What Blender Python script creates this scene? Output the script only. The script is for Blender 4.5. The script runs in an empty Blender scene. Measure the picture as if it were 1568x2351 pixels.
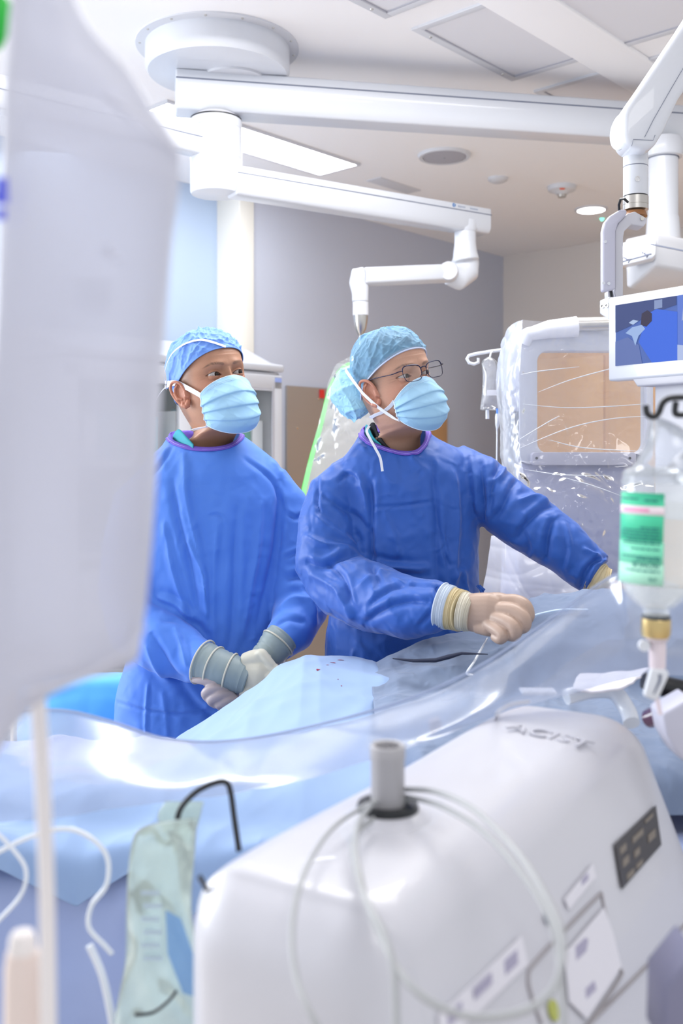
import bpy, bmesh, math, random
import numpy as np
from mathutils import Vector, Matrix, noise
random.seed(4)
scene = bpy.context.scene
col = scene.collection
PI = math.pi

# ------------------------------------------------------------------ camera
F = 2286.0            # focal length in pixels of the 1568x2351 frame (35 mm lens)
HZ = 1050.0           # horizon row
CH = 1.45             # camera height
cd = bpy.data.cameras.new('camera'); cam = bpy.data.objects.new('camera', cd); col.objects.link(cam)
cam.location = (0, 0, CH); cam.rotation_euler = (PI/2, 0, 0)
cd.sensor_fit = 'VERTICAL'; cd.sensor_height = 36; cd.sensor_width = 24; cd.lens = 36*F/2351
cd.shift_y = -(1175.5-HZ)/2351
cd.clip_start = 0.02
cd.dof.use_dof = True; cd.dof.focus_distance = 2.36; cd.dof.aperture_fstop = 3.7
scene.camera = cam
# ------------------------------------------------------------------ light
def add_world():
    w = bpy.data.worlds.new('world'); scene.world = w; w.use_nodes = True
    b = w.node_tree.nodes['Background']; b.inputs[0].default_value = (.90, .94, 1, 1); b.inputs[1].default_value = .62
add_world()
def area(name, loc, target, sx, sy, power, color=(1,1,1)):
    l = bpy.data.lights.new(name, 'AREA'); l.shape = 'RECTANGLE'; l.size = sx; l.size_y = sy
    l.energy = power; l.color = color
    o = bpy.data.objects.new(name, l); col.objects.link(o); o.location = loc
    d = Vector(target)-Vector(loc); o.rotation_euler = d.to_track_quat('-Z', 'Y').to_euler()
    return o
area('window_daylight', (-4.3, 3.2, 1.9), (0, 2.7, 1.3), 2.6, 2.0, 150, (.90,.95,1))
area('ceiling_lamp_front', (0.3, 2.75, 2.93), (0.3, 2.6, 0.8), 1.8, .9, 44, (1,.99,.97))
area('ceiling_lamp_rear', (-.9, 4.7, 2.90), (-.9, 5.2, 0.8), 1.2, .5, 7, (.95,.97,1))
area('ceiling_lamp_near', (0.6, .2, 2.93), (0.4, .6, 0.8), 1.2, .6, 12, (1,.99,.97))
scene.view_settings.view_transform = 'Standard'; scene.view_settings.look = 'None'
scene.view_settings.gamma = 1; scene.view_settings.use_curve_mapping = False
scene.view_settings.exposure = 0.60

# ------------------------------------------------------------------ helpers
KY = 1.0
def P(px, py, Y):
    Y = Y*KY; return Vector(((px-784)/F*Y, Y, CH-(py-HZ)/F*Y))
U = Vector((.674, .738, 0)).normalized(); V = Vector((U.y, -U.x, 0)); CORNER = Vector((1.21, 7.45, 0)); CEIL = 2.95
def RM(a, b, z): return CORNER + U*a + V*b + Vector((0,0,z))      # a along back wall (negative = left), b out of it into the room
def srgb(r, g, b):
    f = lambda c: (c/255/12.92) if c/255 <= .04045 else ((c/255+.055)/1.055)**2.4
    return (f(r), f(g), f(b), 1)

def mat(name, c, rough=.5, metal=0, bump=None, emis=None, alpha=1, trans=0, coat=0, var=None, sss=0, spec=.5, sheen=0, ior=1.45):
    m = bpy.data.materials.new(name); m.use_nodes = True
    nt = m.node_tree; b = nt.nodes['Principled BSDF']
    b.inputs['Base Color'].default_value = c; b.inputs['Roughness'].default_value = rough
    b.inputs['Metallic'].default_value = metal; b.inputs['Alpha'].default_value = alpha
    b.inputs['Transmission Weight'].default_value = trans; b.inputs['Coat Weight'].default_value = coat
    b.inputs['Specular IOR Level'].default_value = spec; b.inputs['IOR'].default_value = ior
    if sheen: b.inputs['Sheen Weight'].default_value = sheen
    if sss:
        b.inputs['Subsurface Weight'].default_value = sss; b.inputs['Subsurface Radius'].default_value = (.02,.008,.004); b.inputs['Subsurface Scale'].default_value = .5
    if emis: b.inputs['Emission Color'].default_value = emis[0]; b.inputs['Emission Strength'].default_value = emis[1]
    tc = nt.nodes.new('ShaderNodeTexCoord')
    if var:   # (scale, other colour, amount)
        n = nt.nodes.new('ShaderNodeTexNoise'); n.inputs['Scale'].default_value = var[0]; n.inputs['Detail'].default_value = 4
        nt.links.new(tc.outputs['Object'], n.inputs['Vector'])
        mx = nt.nodes.new('ShaderNodeMix'); mx.data_type = 'RGBA'
        mx.inputs[6].default_value = c; mx.inputs[7].default_value = var[1]
        mp = nt.nodes.new('ShaderNodeMapRange'); mp.inputs[1].default_value = .35; mp.inputs[2].default_value = .65; mp.inputs[4].default_value = var[2]
        nt.links.new(n.outputs[0], mp.inputs[0]); nt.links.new(mp.outputs[0], mx.inputs[0]); nt.links.new(mx.outputs[2], b.inputs['Base Color'])
    if bump:  # (scale, strength, distortion, distance)
        n = nt.nodes.new('ShaderNodeTexNoise'); n.inputs['Scale'].default_value = bump[0]; n.inputs['Detail'].default_value = 5
        n.inputs['Distortion'].default_value = bump[2]
        nt.links.new(tc.outputs['Object'], n.inputs['Vector'])
        bp = nt.nodes.new('ShaderNodeBump'); bp.inputs['Strength'].default_value = bump[1]; bp.inputs['Distance'].default_value = bump[3]
        nt.links.new(n.outputs[0], bp.inputs['Height']); nt.links.new(bp.outputs[0], b.inputs['Normal'])
    return m

def film(name, tint=(1,1,1,1), opac=.25, haze=(.86,.9,1,1), rough=.12, scale=14, strength=.9, gloss=1.0, ridged=True, dist=.01, edge=.5):
    """thin clear plastic sheeting: transparent, with milky haze and sharp wrinkle glints"""
    m = bpy.data.materials.new(name); m.use_nodes = True; nt = m.node_tree; N = nt.nodes; L = nt.links
    for n in list(N): N.remove(n)
    out = N.new('ShaderNodeOutputMaterial'); tr = N.new('ShaderNodeBsdfTransparent'); tr.inputs[0].default_value = tint
    df = N.new('ShaderNodeBsdfDiffuse'); df.inputs[0].default_value = haze
    tl = N.new('ShaderNodeBsdfTranslucent'); tl.inputs[0].default_value = haze
    m0 = N.new('ShaderNodeMixShader'); m0.inputs[0].default_value = .45; L.new(df.outputs[0], m0.inputs[1]); L.new(tl.outputs[0], m0.inputs[2])
    gl = N.new('ShaderNodeBsdfGlossy'); gl.inputs['Roughness'].default_value = rough
    tc = N.new('ShaderNodeTexCoord'); no = N.new('ShaderNodeTexNoise'); no.inputs['Scale'].default_value = scale
    no.inputs['Detail'].default_value = 3; no.inputs['Distortion'].default_value = .6
    if ridged:
        no.noise_type = 'RIDGED_MULTIFRACTAL'
        no.inputs['Detail'].default_value = 2
    L.new(tc.outputs['Object'], no.inputs['Vector'])
    bp = N.new('ShaderNodeBump'); bp.inputs['Strength'].default_value = strength; bp.inputs['Distance'].default_value = dist
    L.new(no.outputs[0], bp.inputs['Height'])
    for q in (df, gl, tl): L.new(bp.outputs[0], q.inputs['Normal'])
    m1 = N.new('ShaderNodeMixShader')
    mr = N.new('ShaderNodeMapRange'); n2 = N.new('ShaderNodeTexNoise'); n2.inputs['Scale'].default_value = scale*.35; n2.inputs['Detail'].default_value = 5
    L.new(tc.outputs['Object'], n2.inputs['Vector']); L.new(n2.outputs[0], mr.inputs[0])
    mr.inputs[1].default_value = .3; mr.inputs[2].default_value = .7; mr.inputs[3].default_value = opac*.6; mr.inputs[4].default_value = min(1, opac*1.4)
    L.new(mr.outputs[0], m1.inputs[0]); L.new(tr.outputs[0], m1.inputs[1]); L.new(m0.outputs[0], m1.inputs[2])
    fr = N.new('ShaderNodeFresnel'); fr.inputs[0].default_value = 1.45; L.new(bp.outputs[0], fr.inputs[1])
    mu = N.new('ShaderNodeMath'); mu.operation = 'MULTIPLY'; mu.inputs[1].default_value = gloss; mu.use_clamp = True; L.new(fr.outputs[0], mu.inputs[0])
    m2 = N.new('ShaderNodeMixShader'); L.new(mu.outputs[0], m2.inputs[0]); L.new(m1.outputs[0], m2.inputs[1]); L.new(gl.outputs[0], m2.inputs[2])
    L.new(m2.outputs[0], out.inputs[0])
    return m

def link(name, me, m=None, parent=None, smooth=True, auto=None):
    o = bpy.data.objects.new(name, me); col.objects.link(o)
    if m is not None and not me.materials:
        me.materials.append(m)
    if smooth:
        me.polygons.foreach_set('use_smooth', [True]*len(me.polygons))
    if auto is not None:
        try: me.set_sharp_from_angle(angle=math.radians(auto))
        except Exception: pass
    if parent: o.parent = parent; o.matrix_parent_inverse = parent_inv(parent)
    return o
def parent_inv(p):
    mw = Matrix.Translation(p.location) @ p.rotation_euler.to_matrix().to_4x4()
    q = p
    while q.parent:
        q = q.parent
        mw = mw  # parents of parents sit at identity in this scene unless stated
    return PINV.get(p.name, mw).inverted() if True else mw
PINV = {}
def tag(o, label, cat, group=None):
    o['label'] = label; o['category'] = cat
    if group: o['group'] = group
    return o
def thing(name, label, cat, loc=(0,0,0), group=None):
    o = bpy.data.objects.new(name, None); col.objects.link(o); o.location = loc; o.empty_display_size = .05
    PINV[o.name] = Matrix.Translation(Vector(loc))
    return tag(o, label, cat, group)

class MB:
    def __init__(s): s.v = []; s.f = []; s.mi = []; s.cur = 0
    def add(s, v, f):
        n = len(s.v); s.v += [tuple(p) for p in v]; s.f += [tuple(n+i for i in q) for q in f]; s.mi += [s.cur]*len(f); return s
    def box(s, c, size, ax=None):
        c = Vector(c); ax = ax or (Vector((1,0,0)), Vector((0,1,0)), Vector((0,0,1)))
        h = [x/2 for x in size]
        v = [c + ax[0]*h[0]*i + ax[1]*h[1]*j + ax[2]*h[2]*k for i in (-1,1) for j in (-1,1) for k in (-1,1)]
        return s.add(v, [(0,1,3,2),(4,6,7,5),(0,4,5,1),(2,3,7,6),(0,2,6,4),(1,5,7,3)])
    def tube(s, pts, r, n=16, cap=True, flat=1.0, up=None, closed=False):
        pts = [Vector(p) for p in pts]; m = len(pts)
        rr = r if isinstance(r, (list, tuple)) else [r]*m
        v = []; f = []
        prev = None
        for i, p in enumerate(pts):
            if closed: t = (pts[(i+1) % m]-pts[i-1])
            else: t = (pts[min(i+1, m-1)]-pts[max(i-1, 0)])
            if t.length < 1e-9: t = Vector((0,0,1))
            t.normalize()
            if prev is None:
                a = Vector(up) if up else (Vector((0,0,1)) if abs(t.z) < .9 else Vector((0,1,0)))
                a = (a - t*a.dot(t)).normalized()
            else:
                a = (prev - t*prev.dot(t))
                a = a.normalized() if a.length > 1e-6 else prev
            prev = a; b = t.cross(a)
            for k in range(n):
                th = 2*PI*k/n
                v.append(p + a*(math.cos(th)*rr[i]*flat) + b*(math.sin(th)*rr[i]))
        for i in range(m-1 + (1 if closed else 0)):
            j = (i+1) % m
            for k in range(n):
                f.append((i*n+k, i*n+(k+1) % n, j*n+(k+1) % n, j*n+k))
        if cap and not closed:
            f.append(tuple(range(n))[::-1]); f.append(tuple((m-1)*n+k for k in range(n)))
        return s.add(v, f)
    def lathe(s, c, prof, n=48, axis=(0,0,1), close=True):
        """prof: list of (r, h) along axis from c"""
        ax = Vector(axis).normalized(); a = ax.orthogonal().normalized(); b = ax.cross(a); c = Vector(c)
        v = []; f = []
        for r, h in prof:
            for k in range(n):
                th = 2*PI*k/n; v.append(c+ax*h+a*(math.cos(th)*max(r,1e-5))+b*(math.sin(th)*max(r,1e-5)))
        for i in range(len(prof)-1):
            for k in range(n): f.append((i*n+k, i*n+(k+1) % n, (i+1)*n+(k+1) % n, (i+1)*n+k))
        if close: f.append(tuple(range(n))[::-1]); f.append(tuple((len(prof)-1)*n+k for k in range(n)))
        return s.add(v, f)
    def prism(s, outline, d):
        """outline: list of 3D points (planar), d: extrusion vector"""
        o = [Vector(p) for p in outline]; n = len(o); d = Vector(d)
        v = o + [p+d for p in o]
        f = [tuple(range(n)), tuple(range(n, 2*n))[::-1]] + [(k, (k+1) % n, n+(k+1) % n, n+k) for k in range(n)]
        return s.add(v, f)
    def grid(s, pts, nu, nv, wrap=False):
        f = []
        for i in range(nu-1 + (1 if wrap else 0)):
            for j in range(nv-1):
                a = i*nv+j; b = ((i+1) % nu)*nv+j; f.append((a, b, b+1, a+1))
        return s.add(pts, f)
    def mesh(s, name='m', mats=None):
        me = bpy.data.meshes.new(name); me.from_pydata(s.v, [], s.f)
        for m in (mats or []): me.materials.append(m)
        if mats and len(mats) > 1: me.polygons.foreach_set('material_index', s.mi)
        bm = bmesh.new(); bm.from_mesh(me); bmesh.ops.recalc_face_normals(bm, faces=bm.faces); bm.to_mesh(me); bm.free()
        me.update(); return me
    def obj(s, name, m, parent=None, smooth=True, auto=35, bevel=0, seg=3, solid=0, sub=0):
        mats = m if isinstance(m, list) else [m]
        me = s.mesh(name, mats); o = link(name, me, None, parent, smooth, auto if not bevel else None)
        if bevel:
            b = o.modifiers.new('b', 'BEVEL'); b.width = bevel; b.segments = seg; b.limit_method = 'ANGLE'; b.angle_limit = math.radians(40); b.harden_normals = False
            if auto: me.set_sharp_from_angle(angle=math.radians(180))
        if solid:
            q = o.modifiers.new('s', 'SOLIDIFY'); q.thickness = solid; q.offset = 0
        if sub:
            q = o.modifiers.new('u', 'SUBSURF'); q.levels = sub; q.render_levels = sub
        return o
def struct(o): o['kind'] = 'structure'; return o
def stuff(o): o['kind'] = 'stuff'; return o

def spline(pts, n):
    """Catmull-Rom through points (any dimension) -> n samples"""
    p = np.array([list(q) for q in pts], float); m = len(p)
    t = np.linspace(0, m-1-1e-9, n); i = t.astype(int); u = (t-i)[:, None]
    g = lambda k: p[np.clip(k, 0, m-1)]
    p0, p1, p2, p3 = g(i-1), g(i), g(i+1), g(i+2)
    return .5*((2*p1)+(-p0+p2)*u+(2*p0-5*p1+4*p2-p3)*u**2+(-p0+3*p1-3*p2+p3)*u**3)

def fuse(mbs, voxel, smooth=4, name='fused', lam=.5):
    """voxel-union of closed shells -> numpy verts + faces mesh"""
    me = (mbs.mesh('t') if isinstance(mbs, MB) else mbs)
    o = bpy.data.objects.new('tmp', me); col.objects.link(o)
    r = o.modifiers.new('r', 'REMESH'); r.mode = 'VOXEL'; r.voxel_size = voxel; r.adaptivity = 0
    if smooth:
        q = o.modifiers.new('s', 'SMOOTH'); q.factor = lam; q.iterations = smooth
    dg = bpy.context.evaluated_depsgraph_get(); ev = o.evaluated_get(dg)
    out = bpy.data.meshes.new_from_object(ev); out.name = name
    bpy.data.objects.remove(o); bpy.data.meshes.remove(me)
    return out
def vget(me):
    a = np.empty(len(me.vertices)*3); me.vertices.foreach_get('co', a); return a.reshape(-1, 3)
def vset(me, a): me.vertices.foreach_set('co', np.ascontiguousarray(a).ravel()); me.update()
def vnorm(me):
    a = np.empty(len(me.vertices)*3); me.vertices.foreach_get('normal', a); return a.reshape(-1, 3)

def text(name, body, size, loc, ax, m, parent=None, extrude=.0004, align='CENTER'):
    """ax = (right, up) world vectors"""
    c = bpy.data.curves.new(name, 'FONT'); c.body = body; c.size = size; c.extrude = extrude; c.align_x = align; c.align_y = 'CENTER'
    o = bpy.data.objects.new('tmp', c); col.objects.link(o)
    me = bpy.data.meshes.new_from_object(o.evaluated_get(bpy.context.evaluated_depsgraph_get())); bpy.data.objects.remove(o)
    r, u = Vector(ax[0]).normalized(), Vector(ax[1]).normalized(); n = r.cross(u)
    M = Matrix((r, u, n)).transposed().to_4x4(); M.translation = Vector(loc)
    me.transform(M)
    return link(name, me, m, parent, smooth=False)

# ------------------------------------------------------------------ shared materials
WHITE = mat('white_enamel', (.66,.68,.73,1), .32, coat=.3)
WHITE2 = mat('white_plastic', (.66,.67,.71,1), .4)
GREYP = mat('pale_grey_plastic', (.55,.55,.60,1), .42)
LILAC = mat('lilac_grey_paint', (.50,.50,.60,1), .4)
GROOVE = mat('groove_grey', (.18,.20,.27,1), .5)
DARK = mat('black_rubber', (.012,.013,.016,1), .35)
STEEL = mat('brushed_steel', (.55,.53,.50,1), .28, metal=1)
CHROME = mat('chrome', (.75,.75,.76,1), .12, metal=1)
# ================================================================== ROOM
def wallmat(name, c, b=.04):
    return mat(name, c, .7, bump=(180, b, 0, .001))
M_CEIL = wallmat('ceiling_paint', (.93,.92,.93,1))
M_WBLUE = wallmat('grey_blue_paint', (.56,.59,.69,1))
M_WLIGHT = wallmat('pale_blue_paint', (.44,.54,.70,1))
M_WBEIGE = wallmat('beige_paint', (.78,.74,.71,1))
M_CREAM = wallmat('cream_paint', (.80,.78,.72,1))
M_FLOOR = mat('vinyl_floor', (.74,.66,.58,1), .35, var=(6,(.70,.61,.53,1),.7))
fb = MB(); fb.box((0, 3.6, -.05), (9, 10.4, .1)); struct(fb.obj('floor', M_FLOOR, smooth=False))
cb = MB(); cb.box((0, 3.9, CEIL+.05), (9, 9.8, .1)); struct(cb.obj('ceiling', M_CEIL, smooth=False))
Z3 = Vector((0,0,1)); AX = (U, V, Z3)
def wall(name, a0, a1, b, m, z0=0, z1=CEIL, t=.1, side=0, m2=None):
    mb = MB(); mb.box(RM((a0+a1)/2, b-t/2, (z0+z1)/2), (a1-a0, t, z1-z0), AX); return struct(mb.obj(name, m, smooth=False))
a_of = lambda X, Y: (Vector((X, Y, 0))-CORNER).dot(U)
b_of = lambda X, Y: (Vector((X, Y, 0))-CORNER).dot(V)
a_col = a_of(-.487, 5.59); a_cr = a_of(-.605, 5.70)
wall('wall_back', a_col-.02, .1, 0, M_WBLUE)
wall('wall_left', -5.5, a_col+.02, -.17, M_WLIGHT, t=.12)
mb = MB(); mb.box(RM(.05, 2.4, CEIL/2), (.1, 5.2, CEIL), AX); struct(mb.obj('wall_right', M_WBEIGE, smooth=False))
# cream post where the wall steps back
mb = MB(); mb.box(RM(a_col-.075, -.08, CEIL/2), (.11, .20, CEIL), AX); struct(mb.obj('trim_1', M_CREAM, smooth=False, bevel=.006))
# baseboards
mb = MB(); mb.box(RM(a_col/2, .008, .05), (-a_col, .016, .1), AX); struct(mb.obj('baseboard_back', mat('baseboard_grey', (.25,.26,.3,1), .5), smooth=False))
mb = MB(); mb.box(RM(-.008, 2.4, .05), (.016, 4.8, .1), AX); struct(mb.obj('baseboard_right', mat('baseboard_tan', (.4,.33,.28,1), .5), smooth=False))

# stainless wall guard (lower wall)
M_GUARD = mat('stainless_sheet', (.44,.41,.385,1), .42, metal=.6, bump=(260,.06,0,.001))
g = thing('wall_guard_panel', 'brushed stainless sheet covering the lower wall beside the cabinet', 'wall panel', RM(-1.9, .01, 0))
mb = MB(); mb.box(RM(-1.62, .012, .9325), (1.32, .012, 1.865), AX); mb.obj('sheet', M_GUARD, g, smooth=False)
mb = MB(); mb.box(RM(a_col+.05, .03, .95), (.08, .05, 1.90), AX); mb.obj('corner_strip', mat('stainless_strip', (.62,.58,.53,1), .3, metal=.7), g, bevel=.004)
for a, z in ((-2.02, 1.80), (-2.02, 1.62), (-1.8, 1.80), (-1.8, 1.45), (-2.2,1.62)):
    mb = MB(); mb.lathe(RM(a, .018, z), [(.007,0),(.006,.004)], 12, axis=V); mb.obj('screw', CHROME, g)

# small wooden board on the wall beyond the right man's mask
M_WOOD = mat('honey_wood', (.62,.36,.17,1), .45, var=(5,(.52,.29,.13,1),.8))
aw = -.74
mb = MB(); mb.box(RM(aw-.16, .015, 1.3), (.32, .03, 1.04), AX)
mb.box(RM(aw-.16, .034, 1.3), (.28, .01, 1.0), AX)
tag(mb.obj('wooden_wall_board', M_WOOD, bevel=.004, smooth=False), 'orange wooden board fixed to the grey wall behind the bespectacled man', 'wall board')
# wood cabinets on the right wall, seen through the shield window
M_WOOD2 = mat('light_maple', (.78,.42,.15,1), .4, var=(3,(.66,.34,.11,1),.8))
wc = thing('wooden_storage_cabinet', 'tall light wood cabinet seen through the shield window', 'cabinet', RM(-.3, 1.6, 0))
mb = MB(); mb.box(RM(-.32, 1.72, 1.09), (.55, 2.3, 2.10), AX); mb.obj('body', M_WOOD2, wc, smooth=False)
for k in range(4):
    f = MB(); f.box(RM(-.604, .88+k*.56, 1.51), (.018, .52, 1.16), AX); d = f.obj('door', M_WOOD2, wc, bevel=.003)
    h = MB(); h.tube([RM(-.62,.66+k*.56,1.05), RM(-.645,.66+k*.56,1.06), RM(-.645,.66+k*.56,1.16), RM(-.62,.66+k*.56,1.17)], .006, 8); h.obj('door_handle', STEEL, d)
    f = MB(); f.box(RM(-.604, .88+k*.56, .46), (.018, .52, .80), AX); f.obj('door', M_WOOD2, wc, bevel=.003)
# tall free-standing wooden unit standing nearer, filling the shield window
# ---------------- ceiling pieces
M_PERF = bpy.data.materials.new('perforated_white_metal'); M_PERF.use_nodes = True
nt = M_PERF.node_tree; bb = nt.nodes['Principled BSDF']; bb.inputs['Roughness'].default_value = .5
tc = nt.nodes.new('ShaderNodeTexCoord'); vo = nt.nodes.new('ShaderNodeTexVoronoi'); vo.inputs['Scale'].default_value = 120; vo.inputs['Randomness'].default_value = 0
nt.links.new(tc.outputs['Object'], vo.inputs['Vector']); rp = nt.nodes.new('ShaderNodeMapRange'); rp.inputs[1].default_value = .22; rp.inputs[2].default_value = .3
nt.links.new(vo.outputs['Distance'], rp.inputs[0]); mx = nt.nodes.new('ShaderNodeMix'); mx.data_type = 'RGBA'
mx.inputs[6].default_value = (.42,.42,.46,1); mx.inputs[7].default_value = (.76,.76,.80,1); nt.links.new(rp.outputs[0], mx.inputs[0]); nt.links.new(mx.outputs[2], bb.inputs['Base Color'])
def CP(px, py): Y = (CEIL-CH)*F/(HZ-py); return Vector(((px-784)/F*Y, Y, CEIL))
def ceil_panel(p0, la, lb, label):
    """p0 = the corner nearest u-end; la along -U, lb along V"""
    t = thing('air_supply_panel', label, 'ceiling panel', p0 + Vector((0,0,-.004)), 'perforated ceiling panels')
    c = p0 - U*la/2 + V*lb/2
    w = .03
    fr = MB()
    for s in (-1, 1):
        fr.box(c+V*s*(lb/2-w/2)+Z3*-.004, (la, w, .010), AX); fr.box(c+U*s*(la/2-w/2)+Z3*-.004, (w, lb-2*w, .010), AX)
    fr.obj('frame', WHITE2, t, bevel=.001)
    q = MB(); q.box(c+Z3*-.002, (la-2*w+.002, lb-2*w+.002, .004), AX); q.obj('perforated_sheet', M_PERF, t, smooth=False)
    gp = MB(); gp.box(c+U*(la/2-w-.003)+Z3*-.0065, (.004, lb-2*w, .004), AX); gp.box(c-V*(lb/2-w-.003)+Z3*-.0065, (la-2*w, .004, .004), AX); gp.obj('seam', mat('pale_seam', (.45,.45,.5,1), .6), t, smooth=False)
    for sa in (-.36, .36):
        for sb in (-1, 1):
            s = MB(); s.lathe(c+U*sa*la+V*sb*(lb/2-w/2)+Z3*-.009, [(.006,0),(.005,-.003)], 10); s.obj('screw', STEEL, t)
cp = CP(1175, 182)
ceil_panel(cp, .64, 1.16, 'perforated panel in the middle of the ceiling')
ceil_panel(cp + U*.80, .64, 1.16, 'perforated panel nearest the ceiling arm on the right')
ceil_panel(CP(885, 38), .64, .62, 'perforated panel cut by the top edge of the photo')
# raised rail band across the ceiling between the panels
mb = MB(); c0 = CP(1260, 40); c1 = CP(1500, 190)
cc = (c0+c1)/2; dd = (c1-c0).normalized()
mb.box(cc+Vector((0,0,-.007)), ((c1-c0).length+1.6, .20, .014), (dd, Vector((-dd.y, dd.x, 0)), Z3)); struct(mb.obj('trim_2', M_CEIL, bevel=.004))
# linear LED light
M_LED = mat('lit_diffuser', (1,1,1,1), .5, emis=((.96,.98,1,1), 9))
def led(p, ln, wd, label, name='ceiling_light_panel'):
    t = thing(name, label, 'ceiling light', p, None)
    q = MB(); q.box(p+Z3*-.004, (ln, wd, .008), AX); q.obj('diffuser', M_LED, t, smooth=False)
    f = MB()
    for s in (-1,1): f.box(p+V*s*(wd/2+.008)+Z3*-.006, (ln+.03, .014, .012), AX); f.box(p+U*s*(ln/2+.008)+Z3*-.006, (.014, wd, .012), AX)
    f.obj('frame', WHITE2, t, bevel=.001)
le = CP(782, 388); ls = CP(560, 322)
led(le - U*.62 , 1.20, .26, 'long bright light panel in the ceiling beside the suspended arm column')
mb = MB(); pz = CP(1357, 480); t = thing('recessed_downlight', 'bright round downlight in the ceiling left of the monitor arm', 'downlight', pz)
mb.lathe(pz+Z3*-.008, [(.082,0),(.082,.006)], 32); mb.obj('lens', mat('downlight_lens', (1,1,1,1), .5, emis=((1,.98,.94,1), 6)), t)
mb = MB(); mb.lathe(pz, [(.082,-.01),(.096,-.008),(.10,0)], 32, close=False); mb.obj('trim_ring', WHITE2, t)
pz = CP(1020, 356); t = thing('ceiling_speaker', 'round grey ceiling speaker grille in a white ring', 'speaker', pz)
M_GRILLE = mat('speaker_grille', (.42,.42,.47,1), .6)
mb = MB(); mb.lathe(pz+Z3*-.014, [(.0,0),(.105,.002),(.108,.008)], 40, close=False); mb.obj('grille', M_GRILLE, t)
mb = MB(); mb.lathe(pz, [(.108,-.012),(.125,-.014),(.133,0)], 40, close=False); mb.obj('ring', WHITE2, t)
mb = MB(); mb.lathe(pz+Z3*-.017, [(.006,0),(.006,.004)], 12); mb.obj('grille_badge', CHROME, t)
pz = CP(1143, 409)
mb = MB(); mb.lathe(pz+Z3*-.026, [(.0,0),(.025,.0),(.040,.006),(.052,.014),(.055,.026)], 28); tag(mb.obj('occupancy_sensor', WHITE2), 'small white disc sensor on the ceiling between speaker and smoke detector', 'sensor')
pz = CP(1290, 428); t = thing('smoke_detector', 'white round smoke detector with a red stripe on the ceiling', 'smoke detector', pz)
mb = MB(); mb.lathe(pz+Z3*-.045, [(.0,0),(.030,0),(.045,.012),(.075,.022),(.080,.045)], 32); mb.obj('body', WHITE2, t)
mb = MB(); mb.lathe(pz+Z3*-.060, [(.0,0),(.022,0),(.024,.02)], 20); mb.obj('sensing_cap', STEEL, t)
mb = MB(); mb.box(pz+Vector((-.012,-.062,-.030)), (.026,.006,.008)); mb.obj('indicator_strip', mat('red_orange', (.8,.12,.04,1), .4), t)
pz = CP(1382, 502)
mb = MB(); mb.lathe(pz+Z3*-.012, [(.0,0),(.006,.0),(.012,.012)], 14); tag(mb.obj('green_indicator_lamp', mat('green_led', (.1,1,.6,1), .3, emis=((.1,1,.6,1), 3))), 'tiny glowing green lamp on the ceiling just below the downlight', 'indicator lamp')
# sprinkler plate lines: access hatch
pz = CP(905, 425)
mb = MB(); mb.box(pz+Z3*-.003, (.35,.10,.006), AX); tag(mb.obj('ceiling_access_strip', WHITE2, bevel=.001), 'faint white slot diffuser on the ceiling above the middle arm', 'air diffuser')

# ================================================================== CEILING BOOM
hub = thing('ceiling_boom', 'large white ceiling boom with a round hub, long grooved beam and hanging column', 'medical boom', Vector((-.452, 3.64, CEIL)))
hc = Vector((-.452, 3.64, CEIL))
mb = MB(); mb.lathe(hc, [(.296,0),(.296,-.006),(.262,-.008)], 72, close=False); mb.obj('ceiling_flange', WHITE2, hub)
mb = MB(); mb.lathe(hc, [(.262,-.004),(.262,-.085),(.252,-.10),(.15,-.102),(.0,-.102)], 72, close=False); mb.obj('hub_cover', WHITE, hub)
for k in range(14):
    th = 2*PI*k/14+.2
    s = MB(); s.lathe(hc+Vector((.28*math.cos(th), .28*math.sin(th), -.006)), [(.005,0),(.004,-.004)], 8); s.obj('screw', STEEL, hub)
nk = Vector((-.40, 3.68, 0))
mb = MB(); mb.lathe(nk+Z3*2.84, [(.12,0),(.12,.010),(.105,.012)], 40); mb.obj('bearing', WHITE2, hub)
def beam(p0, p1, h, w, name, parent, groove=.24, m=WHITE, gm=GROOVE, bev=.012):
    """p0,p1 top centre line; h height, w width"""
    p0 = Vector(p0); p1 = Vector(p1); d = (p1-p0).normalized(); s = Vector((d.y, -d.x, 0)).normalized(); up = s.cross(d); 
    if up.z < 0: up = -up
    q = MB(); o = [(-w/2,0),(w/2,0),(w/2,-h*.80),(w/2*.72,-h),(-w/2*.72,-h),(-w/2,-h*.80)]
    q.prism([p0+s*x+up*z for x, z in o], p1-p0); b = q.obj(name, m, parent, bevel=bev*.6, seg=3)
    for sg in (-1, 1):
        g = MB(); g.box((p0+p1)/2+s*sg*(w/2+.0004)+up*(-h*groove), ((p1-p0).length*.999, .0016, h*.035), (d, s, up)); g.obj('groove', gm, b, smooth=False)
    return b
P0 = Vector(((395-784)/F*3.57, 3.57, 2.848)); P1 = Vector(((1430-784)/F*3.90, 3.90, 2.848)); dP = (P1-P0)
beam(P0 + Vector((0,.07,0)), P0+dP*1.25+Vector((0,.07,0)), .140, .14, 'main_beam', hub)
cx = Vector(((496-784)/F*3.66, 3.66, 0))
mb = MB(); mb.lathe(cx+Z3*2.708, [(.07,0),(.088,-.012),(.093,-.022)], 48, close=False); mb.obj('column_collar', GREYP, hub)
mb = MB(); mb.lathe(cx, [(.0,2.690),(.0915,2.688),(.0945,2.684),(.0945,2.655),(.0930,2.654),(.0945,2.653),(.0945,2.545),(.0928,2.544),(.0945,2.543),(.0945,2.425),(.090,2.416),(.0,2.412)], 64, close=False); mb.obj('column', WHITE, hub)
mb = MB(); mb.lathe(cx, [(.0938,2.692),(.0938,2.687)], 48, close=False); mb.obj('column_gap', DARK, hub)
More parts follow.
